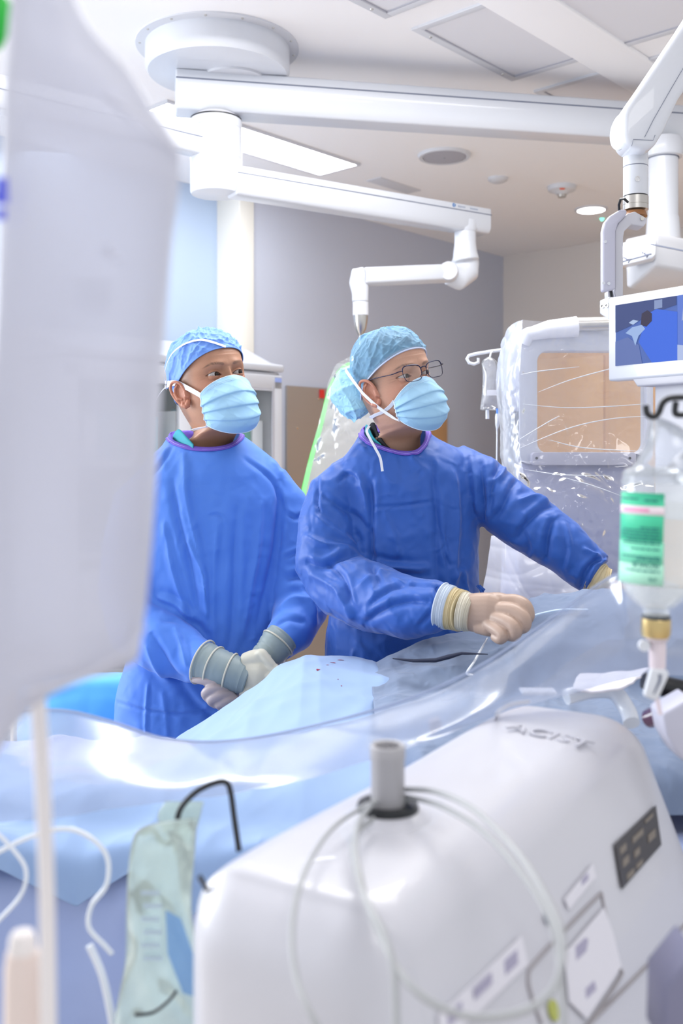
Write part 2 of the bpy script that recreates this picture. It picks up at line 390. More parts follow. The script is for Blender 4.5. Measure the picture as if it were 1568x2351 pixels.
# short arm towards the left
dl = Vector((-.20,-.165,0)).normalized()
beam(cx+dl*.05+Z3*2.648, cx+dl*.95+Z3*2.648, .105, .085, 'short_arm', hub, groove=.45)
# long middle arm
A0 = cx + Vector((.06, -.02, 2.508)); A1 = Vector(((1113-784)/F*4.26, 4.28, 2.508)); dA = (A1-A0).normalized()
mid = beam(A0, A1, .105, .10, 'middle_arm', hub, groove=.26)
sA = Vector((dA.y, -dA.x, 0))
if sA.y > 0: sA = -sA
M_LOGOB = mat('badge_blue', (.02,.16,.45,1), .4); M_TXT = mat('faint_blue_print', (.35,.40,.52,1), .5)
lg = A1 - dA*.205 + sA*.0505 + Z3*-.012
mb = MB(); mb.lathe(lg, [(.0082,0),(.0082,.0008)], 20, axis=sA); mb.obj('round_badge', M_LOGOB, mid)
mb = MB(); mb.tube([lg+sA*.001+dA*.004+Z3*.006, lg+sA*.001-dA*.003+Z3*.0, lg+sA*.001+dA*.003-Z3*.006], .0014, 6); mb.obj('badge_mark', WHITE, mid)
text('lettering', 'skytron', .013, A1-dA*.165+sA*.0508+Z3*-.013, (dA, Z3), M_TXT, mid)
text('lettering', 'freedom', .012, A1-dA*.098+sA*.0508+Z3*-.014, (dA, Z3), M_TXT, mid)
lb = P0+dP*((1545-395)/1035)+Vector((0,-.0008,-.022))
text('lettering', 'freedom', .022, lb, (dP, Z3), M_TXT, hub)
# knuckle under the middle arm's end, drop link, lower arm and rod
kx = Vector(((1068-784)/F*4.22, 4.22, 0)); zz = lambda py, Y=4.22: CH-(py-HZ)/F*Y
mb = MB(); mb.lathe(kx, [(.0,zz(508)),(.050,zz(508)),(.052,zz(528)),(.046,zz(534))], 36, close=False); mb.obj('pivot_collar', WHITE, hub)
mb = MB(); mb.tube([kx+Z3*zz(528), kx+Z3*zz(560), kx+Z3*zz(585), kx+Vector((.004,0,zz(600)))], [.046,.046,.052,.057], 32)
mb.tube([kx+Vector((.006,.03,zz(592))), kx+Vector((.0,.03,zz(622))), kx+Vector((-.03,.0,zz(640))), kx+Vector((-.075,-.02,zz(634)))], [.058,.062,.050,.040], 32)
link('elbow_housing', fuse(mb, .005, 10), WHITE, hub)
l0 = P(1030, 627, 4.16); l1 = P(832, 636, 4.0)
mb = MB(); dl2 = (l1-l0).normalized(); s2 = Vector((dl2.y,-dl2.x,0)).normalized()
o = [(-.032,.035),(.032,.035),(.040,.0),(.036,-.028),(.0,-.042),(-.036,-.028),(-.040,0)]
mb.prism([l0+s2*x+Z3*z for x,z in o], l1-l0); mb.obj('lower_arm', WHITE, hub, bevel=.006)
mb = MB(); mb.lathe(l0+Vector((-.005,-.045,0)), [(.0,-.012),(.036,-.012),(.040,-.004),(.040,.05)], 36, axis=(0.15,1,0)); mb.obj('pivot_cap', WHITE, hub)
e = P(828, 650, 4.0)
mb = MB(); mb.tube([P(838,632,4.0), P(826,634,4.0), P(823,650,4.0), P(826,668,4.0)], [.035,.042,.038,.034], 28); mb.tube([P(827,655,4.0), P(827,694,4.0)], [.034,.033], 28)
link('wrist_housing', fuse(mb, .004, 8), WHITE, hub)
mb = MB(); mb.lathe(P(828,694,4.0), [(.0315,.0),(.0315,-.052),(.029,-.054)], 32); mb.obj('sleeve', WHITE2, hub)
mb = MB(); mb.lathe(P(828,724,4.0), [(.029,.0),(.028,-.02),(.022,-.055),(.010,-.078),(.007,-.082)], 32); mb.obj('metal_cone', STEEL, hub)
mb = MB(); mb.lathe(P(828,769,4.0), [(.0065,.0),(.0065,-.12)], 16); mb.obj('suspension_rod', CHROME, hub)

# ---------------- right-hand column and boom head behind monitor
bh = thing('equipment_boom', 'thick white ceiling column with a boxy lit head behind the monitor arm', 'medical boom', P(1522, 545, 3.95))
bc = Vector(((1522-784)/F*3.95, 3.95, 0)); z3 = lambda py: CH-(py-HZ)/F*3.95
mb = MB(); mb.lathe(bc, [(.070,2.712),(.078,z3(335)),(.079,z3(350)),(.074,z3(362)),(.062,z3(364))], 40, close=False); mb.obj('upper_collar', WHITE, bh)
mb = MB(); mb.lathe(bc, [(.0605,z3(361)),(.0605,z3(366))], 40, close=False); mb.obj('collar_gap', GROOVE, bh)
mb = MB(); mb.lathe(bc, [(.0585,z3(350)),(.0585,z3(548))], 40); mb.obj('column', WHITE, bh)
mb = MB(); mb.lathe(bc, [(.058,z3(500)),(.062,z3(500)),(.067,z3(548)),(.072,z3(552))], 40, close=False); mb.obj('lower_collar', WHITE, bh)
mb = MB(); mb.prism([P(1433,548,3.78), P(1505,532,3.62), P(1508,548,3.62), P(1505,610,3.62), P(1450,662,3.78), P(1436,662,3.78)], Vector((.42,.30,0))); mb.obj('head_housing', WHITE2, bh, bevel=.02)
mb = MB(); mb.prism([P(1420,560,3.66), P(1500,535,3.57), P(1506,545,3.56), P(1505,585,3.56), P(1497,594,3.57), P(1420,612,3.66)], Vector((.02,.06,0))); mb.obj('lamp_frame', WHITE, bh, bevel=.006)
mb = MB(); mb.prism([P(1424,566,3.64), P(1497,547,3.555), P(1498,578,3.555), P(1424,597,3.64)], Vector((.0,.008,0))); mb.obj('lit_window', mat('lit_window', (1,1,1,1), .3, emis=((.97,.98,1,1), 2.2)), bh)
mb = MB(); mb.tube([P(1425,602,3.62), P(1495,583,3.54)], .003, 8); mb.tube([P(1425,595,3.62), P(1495,577,3.54)], .002, 8)
for x_, y_ in ((1440,596),(1482,584)): mb.tube([P(x_-9,y_-6,3.58), P(x_,y_,3.57), P(x_+9,y_-2,3.56), P(x_+2,y_+7,3.57)], .003, 8)
mb.obj('lamp_clips', GROOVE, bh)
mb = MB(); mb.box(P(1545, 571, 3.5), (.16,.004,.005), (Vector((.97,-.1,-.22)).normalized(), Vector((0,1,0)), Z3)); mb.obj('housing_seam', GROOVE, bh)

# ================================================================== MONITOR + ITS ARM
mo = thing('wall_monitor', 'white-framed monitor hanging at the right edge, with a blue reflection painted on its dark glass', 'monitor', P(1396, 875, 2.2))
ML = Vector((.5885, 2.2, 0)); md = Vector((.1115, -.16, 0)).normalized(); mn = Vector((-md.y*-1, 0, 0))
mn = Vector((md.y, -md.x, 0))       # candidate normal
if mn.y > 0: mn = -mn
zt, zb = 1.803, 1.618
MW = .33
def MP(a, z, d=0): return ML + md*a + Z3*z + mn*d
mb = MB(); mb.prism([MP(0,zt), MP(MW,zt+.0), MP(MW,zb), MP(0,zb)], -mn*.035); mb.obj('bezel', WHITE, mo, bevel=.006)
mb = MB(); mb.prism([MP(.022,zt-.020,.0006), MP(MW-.022,zt-.020,.0006), MP(MW-.022,zb+.032,.0006), MP(.022,zb+.032,.0006)], -mn*.002); scr = mb.obj('screen', mat('reflection_blue', (.05,.08,.2,1), .45, emis=((.05,.09,.30,1), .4), spec=.08), mo, smooth=False)  # dark glass given a blue glow standing in for reflected room light
def patch(pts, c, e, nm='painted_reflection', d=.0016):  # emissive shapes that paint the reflection of blue-clad figures on the glass
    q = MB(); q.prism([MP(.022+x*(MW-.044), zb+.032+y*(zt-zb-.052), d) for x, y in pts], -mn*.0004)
    return q.obj(nm, mat('reflection_col', (.02,.02,.03,1), .45, spec=.08, emis=(tuple(q**1.25 for q in c[:3])+(1,), e*.55)), scr, smooth=False)
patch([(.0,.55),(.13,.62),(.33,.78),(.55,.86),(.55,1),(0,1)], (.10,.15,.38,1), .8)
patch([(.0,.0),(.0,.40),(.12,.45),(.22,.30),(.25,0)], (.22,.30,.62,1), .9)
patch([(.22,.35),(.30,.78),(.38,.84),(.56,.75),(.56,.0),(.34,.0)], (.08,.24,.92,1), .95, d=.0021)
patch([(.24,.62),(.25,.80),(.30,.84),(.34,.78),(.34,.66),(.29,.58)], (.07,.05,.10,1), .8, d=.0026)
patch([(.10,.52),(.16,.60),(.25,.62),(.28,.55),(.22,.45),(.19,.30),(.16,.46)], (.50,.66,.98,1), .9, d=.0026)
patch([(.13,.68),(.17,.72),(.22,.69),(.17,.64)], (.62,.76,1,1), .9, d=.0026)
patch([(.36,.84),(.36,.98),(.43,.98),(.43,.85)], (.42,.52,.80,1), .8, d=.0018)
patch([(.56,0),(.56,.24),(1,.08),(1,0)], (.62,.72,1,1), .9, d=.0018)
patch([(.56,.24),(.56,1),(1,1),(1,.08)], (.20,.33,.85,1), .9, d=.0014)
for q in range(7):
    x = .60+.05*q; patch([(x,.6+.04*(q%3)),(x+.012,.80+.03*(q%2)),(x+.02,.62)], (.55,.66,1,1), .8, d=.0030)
# monitor hinge & lower bracket
mb = MB(); mb.prism([MP(-.028,zt-.002,-.005), MP(.0,zt+.003,-.005), MP(.0,zt-.050,-.005), MP(-.028,zt-.032,-.005)], -mn*.03); hb = mb.obj('hinge_block', WHITE2, mo, bevel=.003)
for a in (-.019, -.007):
    s = MB(); s.lathe(MP(a, zt-.016, -.006), [(.0055,0),(.0055,.003),(.003,.003),(.003,.001)], 16, axis=mn); s.obj('hinge_bolt', STEEL, hb)
mb = MB(); mb.prism([MP(.06,zb+.004,-.004), MP(.075,zb-.016,-.004), MP(.30,zb-.016,-.004), MP(.31,zb+.004,-.004)], -mn*.05); mb.obj('base_shelf', GREYP, mo, bevel=.004)
mb = MB(); mb.prism([MP(.10,zb-.0,-.03), MP(.10,zb-.30,-.03), MP(.27,zb-.30,-.03), MP(.27,zb,-.03)], -mn*.03); mb.obj('rear_post', GREYP, mo, bevel=.006)

ar = thing('monitor_arm', 'white jointed ceiling arm with a steel ring carrying the monitor at the right', 'monitor arm', P(1458, 340, 2.25))
YA = 2.26; PA = lambda x, y, Y=YA: P(x, y, Y)
# L bracket
pts = [PA(1407,672), PA(1407,600), PA(1407,548), PA(1412,525), PA(1428,503), PA(1450,494), PA(1470,500)]
outl = [(1383,670),(1383,530),(1388,510),(1400,495),(1425,480),(1440,480),(1440,492),(1420,512),(1414,530),(1414,664)]
mb = MB(); mb.prism([PA(x,y,2.22) for x, y in outl], Vector((0,.022,0))); lbk = mb.obj('bracket_cover', LILAC, ar, bevel=.006)
outl = [(1412,672),(1412,530),(1420,510),(1441,490),(1458,485),(1484,500),(1484,512),(1478,520),(1466,518),(1450,515),(1434,530),(1431,545),(1431,680),(1415,684)]
mb = MB(); mb.prism([PA(x,y,2.235) for x, y in outl], Vector((0,.045,0))); mb.obj('bracket', GREYP, ar, bevel=.003)
for x, y in ((1383+5,555),(1384,650),(1396,651)):
    s = MB(); s.lathe(P(x+1.5,y,2.219), [(.0035,0),(.0035,.002),(.0015,.002)], 14, axis=(0,-1,0)); s.obj('screw', WHITE, lbk)
s = MB(); s.lathe(P(1474,502,2.234), [(.0045,0),(.0045,.002)], 14, axis=(0,-1,0)); s.obj('pivot_pin', STEEL, ar)
mb = MB(); mb.prism([P(1395,668,2.25),P(1412,665,2.25),P(1412,684,2.25),P(1396,684,2.25)], Vector((0,.03,0))); mb.obj('bracket_foot', GREYP, ar, bevel=.002)
mb = MB(); mb.tube([P(1400,664,2.24), P(1403,672,2.24), P(1404,682,2.24)], .0035, 8); mb.obj('black_cable', DARK, ar)
mb = MB(); mb.tube([P(1422,487,2.23),P(1421,470,2.22),P(1425,457,2.21),P(1433,456,2.20),P(1441,464,2.21)], .0030, 10); mb.obj('black_cable', DARK, ar)
# vertical post
ac = P(1459, 420, 2.27); ac.z = 0; za = lambda py: CH-(py-HZ)/F*2.24
mb = MB(); mb.lathe(ac, [(.0,za(478)),(.022,za(478)),(.026,za(490)),(.020,za(494))], 32); mb.obj('amber_washer', mat('amber_plastic', (.30,.13,.05,1), .4), ar)
mb = MB(); mb.lathe(ac, [(.0,za(475)),(.0285,za(475)),(.0285,za(464)),(.0278,za(463.5)),(.0285,za(463)),(.0285,za(445)),(.0,za(444))], 48, close=False); mb.obj('steel_ring', STEEL, ar)
mb = MB(); mb.lathe(ac, [(.0272,za(447)),(.0272,za(441))], 40, close=False); mb.obj('ring_gap', DARK, ar)
mb = MB(); mb.lathe(ac, [(.0,za(443)),(.0270,za(442.5)),(.0276,za(441)),(.0276,za(375.8)),(.0268,za(375)),(.0268,za(374)),(.0276,za(373.4)),(.0276,za(330))], 56, close=False); mb.obj('post', WHITE, ar)
mb = MB(); mb.lathe(P(1463,411,2.243), [(.0062,0),(.0062,.003),(.0048,.003),(.0045,.001)], 24, axis=(0,-1,0)); mb.obj('lock_screw', CHROME, ar)
mb = MB(); mb.lathe(ac, [(.0274,za(375.6)),(.0279,za(375)),(.0274,za(374.2))], 40, close=False); mb.obj('post_seam', GROOVE, ar)
# spring arm: big rounded link rising to the right
o = [(1431,262),(1436,246),(1452,222),(1480,182),(1568,52),(1640,-60),(1700,0),(1640,110),(1560,225),(1525,300),(1502,338),(1486,343),(1450,338),(1436,332),(1431,310)]
mb = MB(); mb.prism([P(x,y,2.20) for x,y in o], Vector((.0,.085,0))); sa = mb.obj('spring_arm', WHITE, ar, bevel=.020, seg=6)
mb = MB(); mb.tube([P(1480,315,2.1985),P(1500,275,2.1985),P(1540,205,2.1985),P(1590,120,2.1985)], .0006, 6); mb.tube([P(1450,336,2.199),P(1454,320,2.1985),P(1500,322,2.1985),P(1504,310,2.199)], .0006, 6); mb.obj('panel_seam', GROOVE, sa)
mb = MB(); mb.lathe(P(1440,290,2.205)+Vector((.004,.04,0)), [(.040,0),(.040,.010),(.034,.014),(0,.0142)], 40, axis=(-.94,-.33,0)); o_=mb.obj('pivot_disc', WHITE, sa)

tp = P(1662, 10, 2.24)
mb = MB(); mb.tube([tp, (tp.x, tp.y, CEIL-.01)], .030, 28); mb.obj('drop_tube', WHITE, ar)
mb = MB(); mb.lathe((tp.x, tp.y, 2.36), [(.0,0),(.045,.0),(.050,.01),(.050,.13),(.045,.14)], 32); mb.obj('shoulder_joint', WHITE, ar)
mb = MB(); mb.lathe((tp.x, tp.y, CEIL), [(.10,0),(.10,-.03),(.05,-.05),(.0,-.05)], 40); mb.obj('ceiling_mount', WHITE2, ar)
# ================================================================== MEDICAL CABINET
a0c = a_of(-.321, 5.1); b0c = b_of(-.321, 5.1)      # right front corner
cab = thing('supply_cabinet', 'white glass-door supply cabinet with a sloping roof behind the left man', 'cabinet', RM(a0c, b0c, 0))
W = 1.25; D = .42
def CB(a, d, z): return RM(a0c-a, b0c-d, z)     # a leftwards, d depth inwards
mb = MB()
mb.box(CB(.012, D/2, .94), (.024, D, 1.88), AX); mb.box(CB(W-.012, D/2, .94), (.024, D, 1.88), AX)
mb.box(CB(W/2, D-.006, .94), (W, .012, 1.88), AX); mb.box(CB(W/2, D/2, .05), (W-.05, D-.02, .1), AX); mb.box(CB(W/2, D/2, 1.868), (W, D, .024), AX)
mb.obj('carcass', WHITE2, cab, bevel=.003)
rf = MB(); zr = 1.885
o = [CB(-.02,-.02,zr), CB(-.02,-.02,zr+.035), CB(-.0,.05,zr+.05), CB(-.0,.24,zr+.135), CB(-.0,D,zr+.135), CB(-.0,D,zr)]
rf.prism(o, -U*(W+.02)); rf.obj('sloped_roof', WHITE, cab, bevel=.008)
dr = MB(); fw = .055
for a, w_ in ((fw/2, fw), (W/2, .07), (W-fw/2, fw)): dr.box(CB(a, -.012, .95), (w_, .024, 1.82), AX)
for z, h_ in ((1.83, .07), (.10, .07)): dr.box(CB(W/2, -.012, z), (W, .024, h_), AX)
door = dr.obj('glass_door', WHITE2, cab, bevel=.004)
gs = MB(); gs.box(CB(W/2, -.006, .97), (W-2*fw, .004, 1.66), AX); gs.obj('pane', mat('clear_glass', (.9,.97,.97,1), .03, alpha=.06, spec=.4), door, smooth=False)
tr = MB(); tr.box(CB(fw+.006, -.020, .97), (.012,.012,1.68), AX); tr.box(CB(W/2,-.02,1.79), (W-2*fw,.012,.01), AX); tr.obj('inner_trim', GREYP, door, smooth=False)
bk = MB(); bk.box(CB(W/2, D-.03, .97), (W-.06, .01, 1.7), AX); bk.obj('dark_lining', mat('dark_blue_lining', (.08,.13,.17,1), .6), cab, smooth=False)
lk = MB(); lk.box(CB(.028,-.026,1.842), (.042,.004,.022), AX); lk.obj('lock_label', mat('label_blue', (.35,.45,.85,1), .5), cab)
M_SHELF = mat('shelf_metal', (.6,.63,.68,1), .4)
for z in (.40, .72, 1.03, 1.43):
    s = MB(); s.box(CB(W/2, .2, z), (W-.06, .36, .014), AX); s.box(CB(W/2, .022, z-.006), (W-.06, .008, .03), AX); s.obj('shelf', M_SHELF, cab, smooth=False)
hp = MB(); hp.tube([CB(.59,-.03,1.0), CB(.59,-.05,1.02), CB(.59,-.05,1.2), CB(.59,-.03,1.22)], .006, 8); hp.obj('door_handle', STEEL, door)
# things on its shelves
M_BOXG = mat('green_carton', (.06,.34,.26,1), .5); M_BOXW = mat('white_carton', (.75,.78,.82,1), .5); M_BOXT = mat('teal_carton', (.10,.38,.50,1), .5); M_BLUEB = mat('blue_bin', (.10,.30,.60,1), .4)
ORD = ['first','second','third','fourth','fifth','sixth','seventh','eighth','ninth','tenth','eleventh','twelfth','thirteenth','fourteenth','fifteenth']
for i in range(13):
    a = .11+i*.082
    if i % 3 == 1: mm, w_ = M_BOXG, .066
    elif i % 3 == 2: mm, w_ = M_BOXT, .060
    else: mm, w_ = M_BOXW, .070
    if i in (7,): continue
    h_ = .20+.06*((i*7) % 4)/4
    q = MB(); q.box(CB(a, .11, 1.437+h_/2), (w_, .14, h_), AX)
    nm = {M_BOXG:'green', M_BOXT:'teal', M_BOXW:'white'}[mm]
    tag(q.obj('carton', mm, bevel=.002), f'{nm} carton on the top shelf of the supply cabinet, {ORD[i]} from its right end', 'box', 'cartons on the top cabinet shelf')
binb = MB(); binb.box(CB(.74, .14, 1.055), (.60,.2,.035), AX); tag(binb.obj('sleeve_tray', M_BLUEB, bevel=.003), 'blue tray holding upright catheter sleeves in the cabinet', 'tray')
M_SLV = mat('catheter_sleeve', (.70,.76,.82,1), .45); M_SLD = mat('sleeve_print', (.10,.16,.22,1), .5)
def sleeve(i, src=[]):
    a = .47+i*.034
    if not src:
        o = bpy.data.objects.new('catheter_sleeve', None); col.objects.link(o); PINV[o.name] = Matrix.Identity(4)
        q = MB(); q.box((0,0,.13), (.026,.02,.26), AX); q.obj('pouch', M_SLV, o, smooth=False)
        q = MB(); q.box(V*.0106+Z3*.16, (.012,.001,.15), AX); q.obj('printed_stripe', M_SLD, o, smooth=False)
        src.append(o)
    else:
        s0 = src[0]; o = s0.copy(); col.objects.link(o)
        for ch in list(s0.children):
            c = ch.copy(); col.objects.link(c); c.parent = o
    o.location = CB(a, .07, 1.075+.006*(i % 3)); tag(o, f'slim pale catheter pouch with a dark stripe in the cabinet tray, {ORD[i]} from the right', 'pouch', 'catheter pouches in the cabinet')
for i in range(15): sleeve(i)
for i, a in enumerate((.09,.16)):
    q = MB(); q.box(CB(a, .10, 1.037+.13), (.055, .14, .26), AX); tag(q.obj('file_box', M_BOXW, bevel=.002), 'white box behind the glass beside the door edge, '+('nearest the frame' if i==0 else 'second from the frame'), 'box', 'white boxes on the middle shelf')
for i in range(9):
    a = .10+i*.125
    q = MB(); q.box(CB(a, .12, .727+.115), (.105, .2, .23), AX); b_ = q.obj('storage_bin', [M_BOXW, M_BOXT, M_BOXW][i % 3], bevel=.003)
    tag(b_, ['white','teal','white'][i % 3]+f' storage bin on the lower cabinet shelf, {ORD[i]} from its right end', 'box', 'bins on the lower cabinet shelf')
    l_ = MB(); l_.box(CB(a, .018, .727+.12), (.07,.002,.10), AX); l_.obj('paper_label', WHITE2, b_, smooth=False)
# ================================================================== PEOPLE
def pchip(xk, yk, x):
    xk = np.array(xk, float); yk = np.array(yk, float); x = np.clip(x, xk[0], xk[-1])
    h = np.diff(xk); d = np.diff(yk)/h; m = np.zeros_like(yk)
    for i in range(1, len(xk)-1):
        if d[i-1]*d[i] > 0: m[i] = 2*d[i-1]*d[i]/(d[i-1]+d[i])
    m[0] = d[0]; m[-1] = d[-1]
    i = np.clip(np.searchsorted(xk, x)-1, 0, len(h)-1); t = (x-xk[i])/h[i]
    return (2*t**3-3*t**2+1)*yk[i]+(t**3-2*t**2+t)*h[i]*m[i]+(-2*t**3+3*t**2)*yk[i+1]+(t**3-t**2)*h[i]*m[i+1]
def sstep(a, b, x): t = np.clip((x-a)/(b-a), 0, 1); return t*t*(3-2*t)
TOP = .120
def prof(zs, vs):
    s = np.sqrt(np.maximum(TOP-np.array(zs), 0)); o = np.argsort(s)
    return lambda z: pchip(s[o], np.array(vs)[o], np.sqrt(np.maximum(TOP-z, 0)))
H_front = prof([.120,.112,.10,.08,.06,.04,.020,.005,-.01,-.03,-.05,-.07,-.09,-.105,-.115,-.122,-.130,-.15,-.20,-.30],
               [.0,.045,.064,.083,.0925,.0960,.0960,.0920,.0895,.089,.090,.089,.087,.082,.070,.050,.036,.024,.022,.04])
H_back = prof([.120,.112,.10,.08,.05,.02,-.02,-.05,-.08,-.11,-.15,-.20,-.30],
              [0,-.048,-.068,-.087,-.100,-.103,-.098,-.085,-.074,-.072,-.076,-.084,-.11])
H_wid = prof([.120,.112,.10,.08,.05,.02,-.02,-.05,-.07,-.09,-.105,-.118,-.13,-.16,-.20,-.30],
             [0,.038,.053,.067,.0755,.0770,.0750,.0715,.067,.059,.053,.052,.053,.056,.060,.08])
def Hsec(z, a, n=2.25):
    """head surface point for height z and azimuth a (0 = forward).  returns x, f"""
    fr, bk, w = H_front(z), H_back(z), H_wid(z); c = (fr+bk)/2*.9; 
    ca, sa = np.cos(a), np.sin(a)
    rx = w*np.sign(sa)*np.abs(sa)**(2/n); rf = np.where(ca > 0, fr-c, c-bk)*np.sign(ca)*np.abs(ca)**(2/n)
    return rx, c+rf
def G(x, s): return np.exp(-(x/s)**2)
EX, EZ = .0320, .0          # eye centre
def make_head(yaw, pitch, roll, eye_mid, skin, neck_base, torso_yaw, style):
    """returns helper dict; style: dict of proportions / colours"""
    R = Matrix.Rotation(yaw, 3, 'Z') @ Matrix.Rotation(-pitch, 3, 'X') @ Matrix.Rotation(-roll, 3, 'Y')
    R = np.array(R)
    sc = style.get('scale', 1.0)
    off = np.array(eye_mid)-R @ np.array([0, -.090*sc, 0])
    zu_, zd_ = style.get('zup', 1), style.get('zdn', 1)
    def T(p):                                        # local (x, -f, z) -> world
        p = np.array(p, float); p[..., 1] = np.where(p[..., 1] > 0, p[..., 1]*style.get('kb', 1), p[..., 1]); z = p[..., 2]; p[..., 2] = np.where(z > .03, .03+(z-.03)*zu_, np.where(z < -.03, -.03+(z+.03)*zd_, z)); return (p*sc) @ R.T + off
    Rb = np.array(Matrix.Rotation(torso_yaw, 3, 'Z')); nb = np.array(neck_base)
    # -- rings
    zz = np.concatenate([TOP-(np.linspace(0.0008, 1, 46)**2)*(TOP-.045), np.arange(.0442, -.034, -.0008), np.arange(-.034, -.135, -.0022), np.arange(-.137, -.215, -.006)])
    s = np.linspace(-1, 1, 321)[:-1]; A = PI*(.33*s+.67*s**3)
    Z, AA = np.meshgrid(zz, A, indexing='ij'); X, Fw = Hsec(Z, AA)
    fr = sstep(0, .35, np.cos(AA)) * sstep(-.125, -.11, Z)
    ax = np.abs(X)
    nb_ = style.get('nose', 1.0)
    nz = np.interp(Z, [-.060,-.050,-.043,-.030,-.012,.004,.014], [0,.008,.024,.019,.010,.0045,0])*nb_
    nw = np.interp(Z, [-.055,-.043,-.025,-.005,.01], [.014,.0125,.0095,.0070,.009])
    d = nz*np.exp(-(ax/nw)**2)
    d += .0050*G(Z-.0215, .0095)*G(ax-.030, .021)*style.get('brow', 1.0)            # brow ridge
    d += -.0125*G(ax-.0315, .0165)*G(Z-.001, .0135)       # sockets
    d += -.0060*G(ax-.013, .007)*G(Z-.004, .012)          # inner corners
    d += .0050*G(ax-.047, .016)*G(Z+.030, .018)           # cheekbone
    d += -.004*G(ax-.052, .012)*G(Z+.065, .02)
    d += -.0035*G(ax-.064, .010)*G(Z-.030, .020)          # temple
    d += .0016*G(Z-(-.014-.18*(ax-.03)**1), .0030)*G(ax-.030, .014)*style.get('bags', 1.0)    # under-eye pad
    d += -.0012*G(Z-(-.0185-.25*(ax-.02)), .0022)*G(ax-.028, .014)*style.get('bags', 1.0)
    for q in range(style.get('lines', 2)):                # forehead lines
        d += -.0006*G(Z-(.045+.011*q+.06*(ax**1.0)*.1), .0014)*G(ax, .045)
    for q in (-1, 0, 1):                                  # crow's feet
        d += -.0007*G(Z-(.0-.004*q-.25*q*(ax-.05)), .0011)*G(ax-.053, .007)*style.get('crow', 1.0)
    d *= fr
    Fw = Fw+d
    # smile fold (partly hidden under the mask)
    # lids wrapped round the eyeballs
    ec = {}
    Rl = .0142
    base = {}
    for sx in (-1, 1):
        fx = .0915-.0125                                  # eyeball centre depth
        fc = .0725; ec[sx] = (sx*EX, fc, EZ)
        dx = (X-sx*EX); dz = Z-EZ
        r2 = Rl**2-dx**2-dz**2
        sph = fc+np.sqrt(np.maximum(r2, 0)); m = (r2 > 0) & (np.cos(AA) > 0)
        k = .0016; e1 = np.exp(np.clip((sph-Fw)/k, -40, 40))
        sm = Fw+k*np.log1p(e1)
        Fw = np.where(m, sm, Fw)
        # upper-lid crease
        xin = dx*(-sx)                                    # + towards the nose
        zc = .0004-.06*xin                                # outer corner slightly higher
        hw = .0165
        tt = np.clip(1-(xin/hw)**2, 0, 1)
        open_ = style.get('open', 1.0)
        zu = zc+.0056*open_*tt**.75; zl = zc-.0042*tt**.8
        Fw = np.where(m, Fw-.0016*G(Z-(zu+.0042), .0011)*G(dx, .014), Fw)
        Fw = np.where(m, Fw+.0006*G(Z-(zu+.0010), .0010)*G(dx, .013)+.0005*G(Z-(zl-.0010), .0010)*G(dx, .013), Fw)
        ins = sstep(0, .0006, np.minimum(zu-Z, Z-zl))*(np.abs(xin) < hw)*(np.cos(AA) > 0)
        inner = fc+np.sqrt(np.maximum(Rl**2-dx**2-dz**2, 0))-.0065
        Fw = np.where(ins > 0, Fw*(1-ins)+inner*ins, Fw)
        base[sx] = (zu, zl, xin, hw)
    # world points with the neck bending into the body
    loc = np.stack([X, -Fw, Z], -1).reshape(-1, 3)
    w = T(loc)
    wt = (1-sstep(-.165, -.090, Z)).reshape(-1)[:, None]
    # body-space version: straight neck rings around neck_base
    nbx = np.stack([X*style.get('neck', 1.0), -(Fw+.03), Z*0], -1).reshape(-1, 3) @ Rb.T
    zlow = Z.reshape(-1)
    bodyp = nb + nbx*sc + np.stack([zlow*0, zlow*0, (zlow+.20)*.9], -1)
    w = w*(1-wt)+bodyp*wt
    nz_, na = Z.shape
    # colour
    colr = np.ones((nz_, na, 4)); sk = np.array(skin[:3]); colr[..., :3] = sk
    rng = np.random.RandomState(3)
    red = G(ax-.045, .025)*G(Z+.03, .03)*fr
    colr[..., :3] *= (1-red[..., None]*np.array([-.06, .10, .10]))
    def blend(m, c, k): colr[..., :3] = colr[..., :3]*(1-(m*k)[..., None])+np.array(c)*(m*k)[..., None]
    for sx in (-1, 1):
        zu, zl, xin, hw = base[sx]; near = (np.abs(xin) < hw*1.12)*(np.cos(AA) > 0)*(np.abs(Z) < .02)
        lash = G(Z-(zu+.0002), .0009)*near*(X*sx > 0); blend(lash, (.025,.015,.012), style.get('lash', .85))
        blend(G(Z-zl, .0006)*near*(X*sx > 0), (.10,.05,.04), .55)
        blend(G(xin-hw, .002)*G(Z, .003)*(X*sx > 0)*fr, (.35,.12,.10), .5)
    # brows
    xb = ax; zb = .0195+.0045*np.sin(np.clip((xb-.012)/.042, 0, 1)*2.3)-.004*sstep(.040,.056,xb)
    bw = np.interp(xb, [.010,.016,.035,.050,.058], [.0008,.0034,.0032,.0018,.0005])
    bm = np.exp(-((Z-zb)/bw)**4)*sstep(.009, .014, xb)*(1-sstep(.052, .058, xb))*fr
    nn = .65+.35*np.sin(X*5200+Z*2600)*np.sin(X*2100-Z*3100+1)
    blend(bm*np.clip(nn, 0, 1), style['brow_col'], style.get('brow_k', .8))
    # short hair at temples and nape
    hz = style.get('sideburn', -.022)
    hm = sstep(.056, .070, ax)*(1-sstep(.022, .052, Fw-.35*(Z+.0)))*sstep(-.020, .0, Fw)*sstep(hz-.022, hz+.010, Z)
    hb = (1-sstep(-.02, 0, Fw))*sstep(-.09, -.07, Z)
    hn = .7+.3*rng.rand(nz_, na)
    blend(np.clip(hm+hb, 0, 1)*hn, style['hair_col'], style.get('hair_k', .75))
    colr[..., :3] *= (1+.05*(rng.rand(nz_, na, 1)-.5))
    faces = []
    idx = np.arange(nz_*na).reshape(nz_, na)
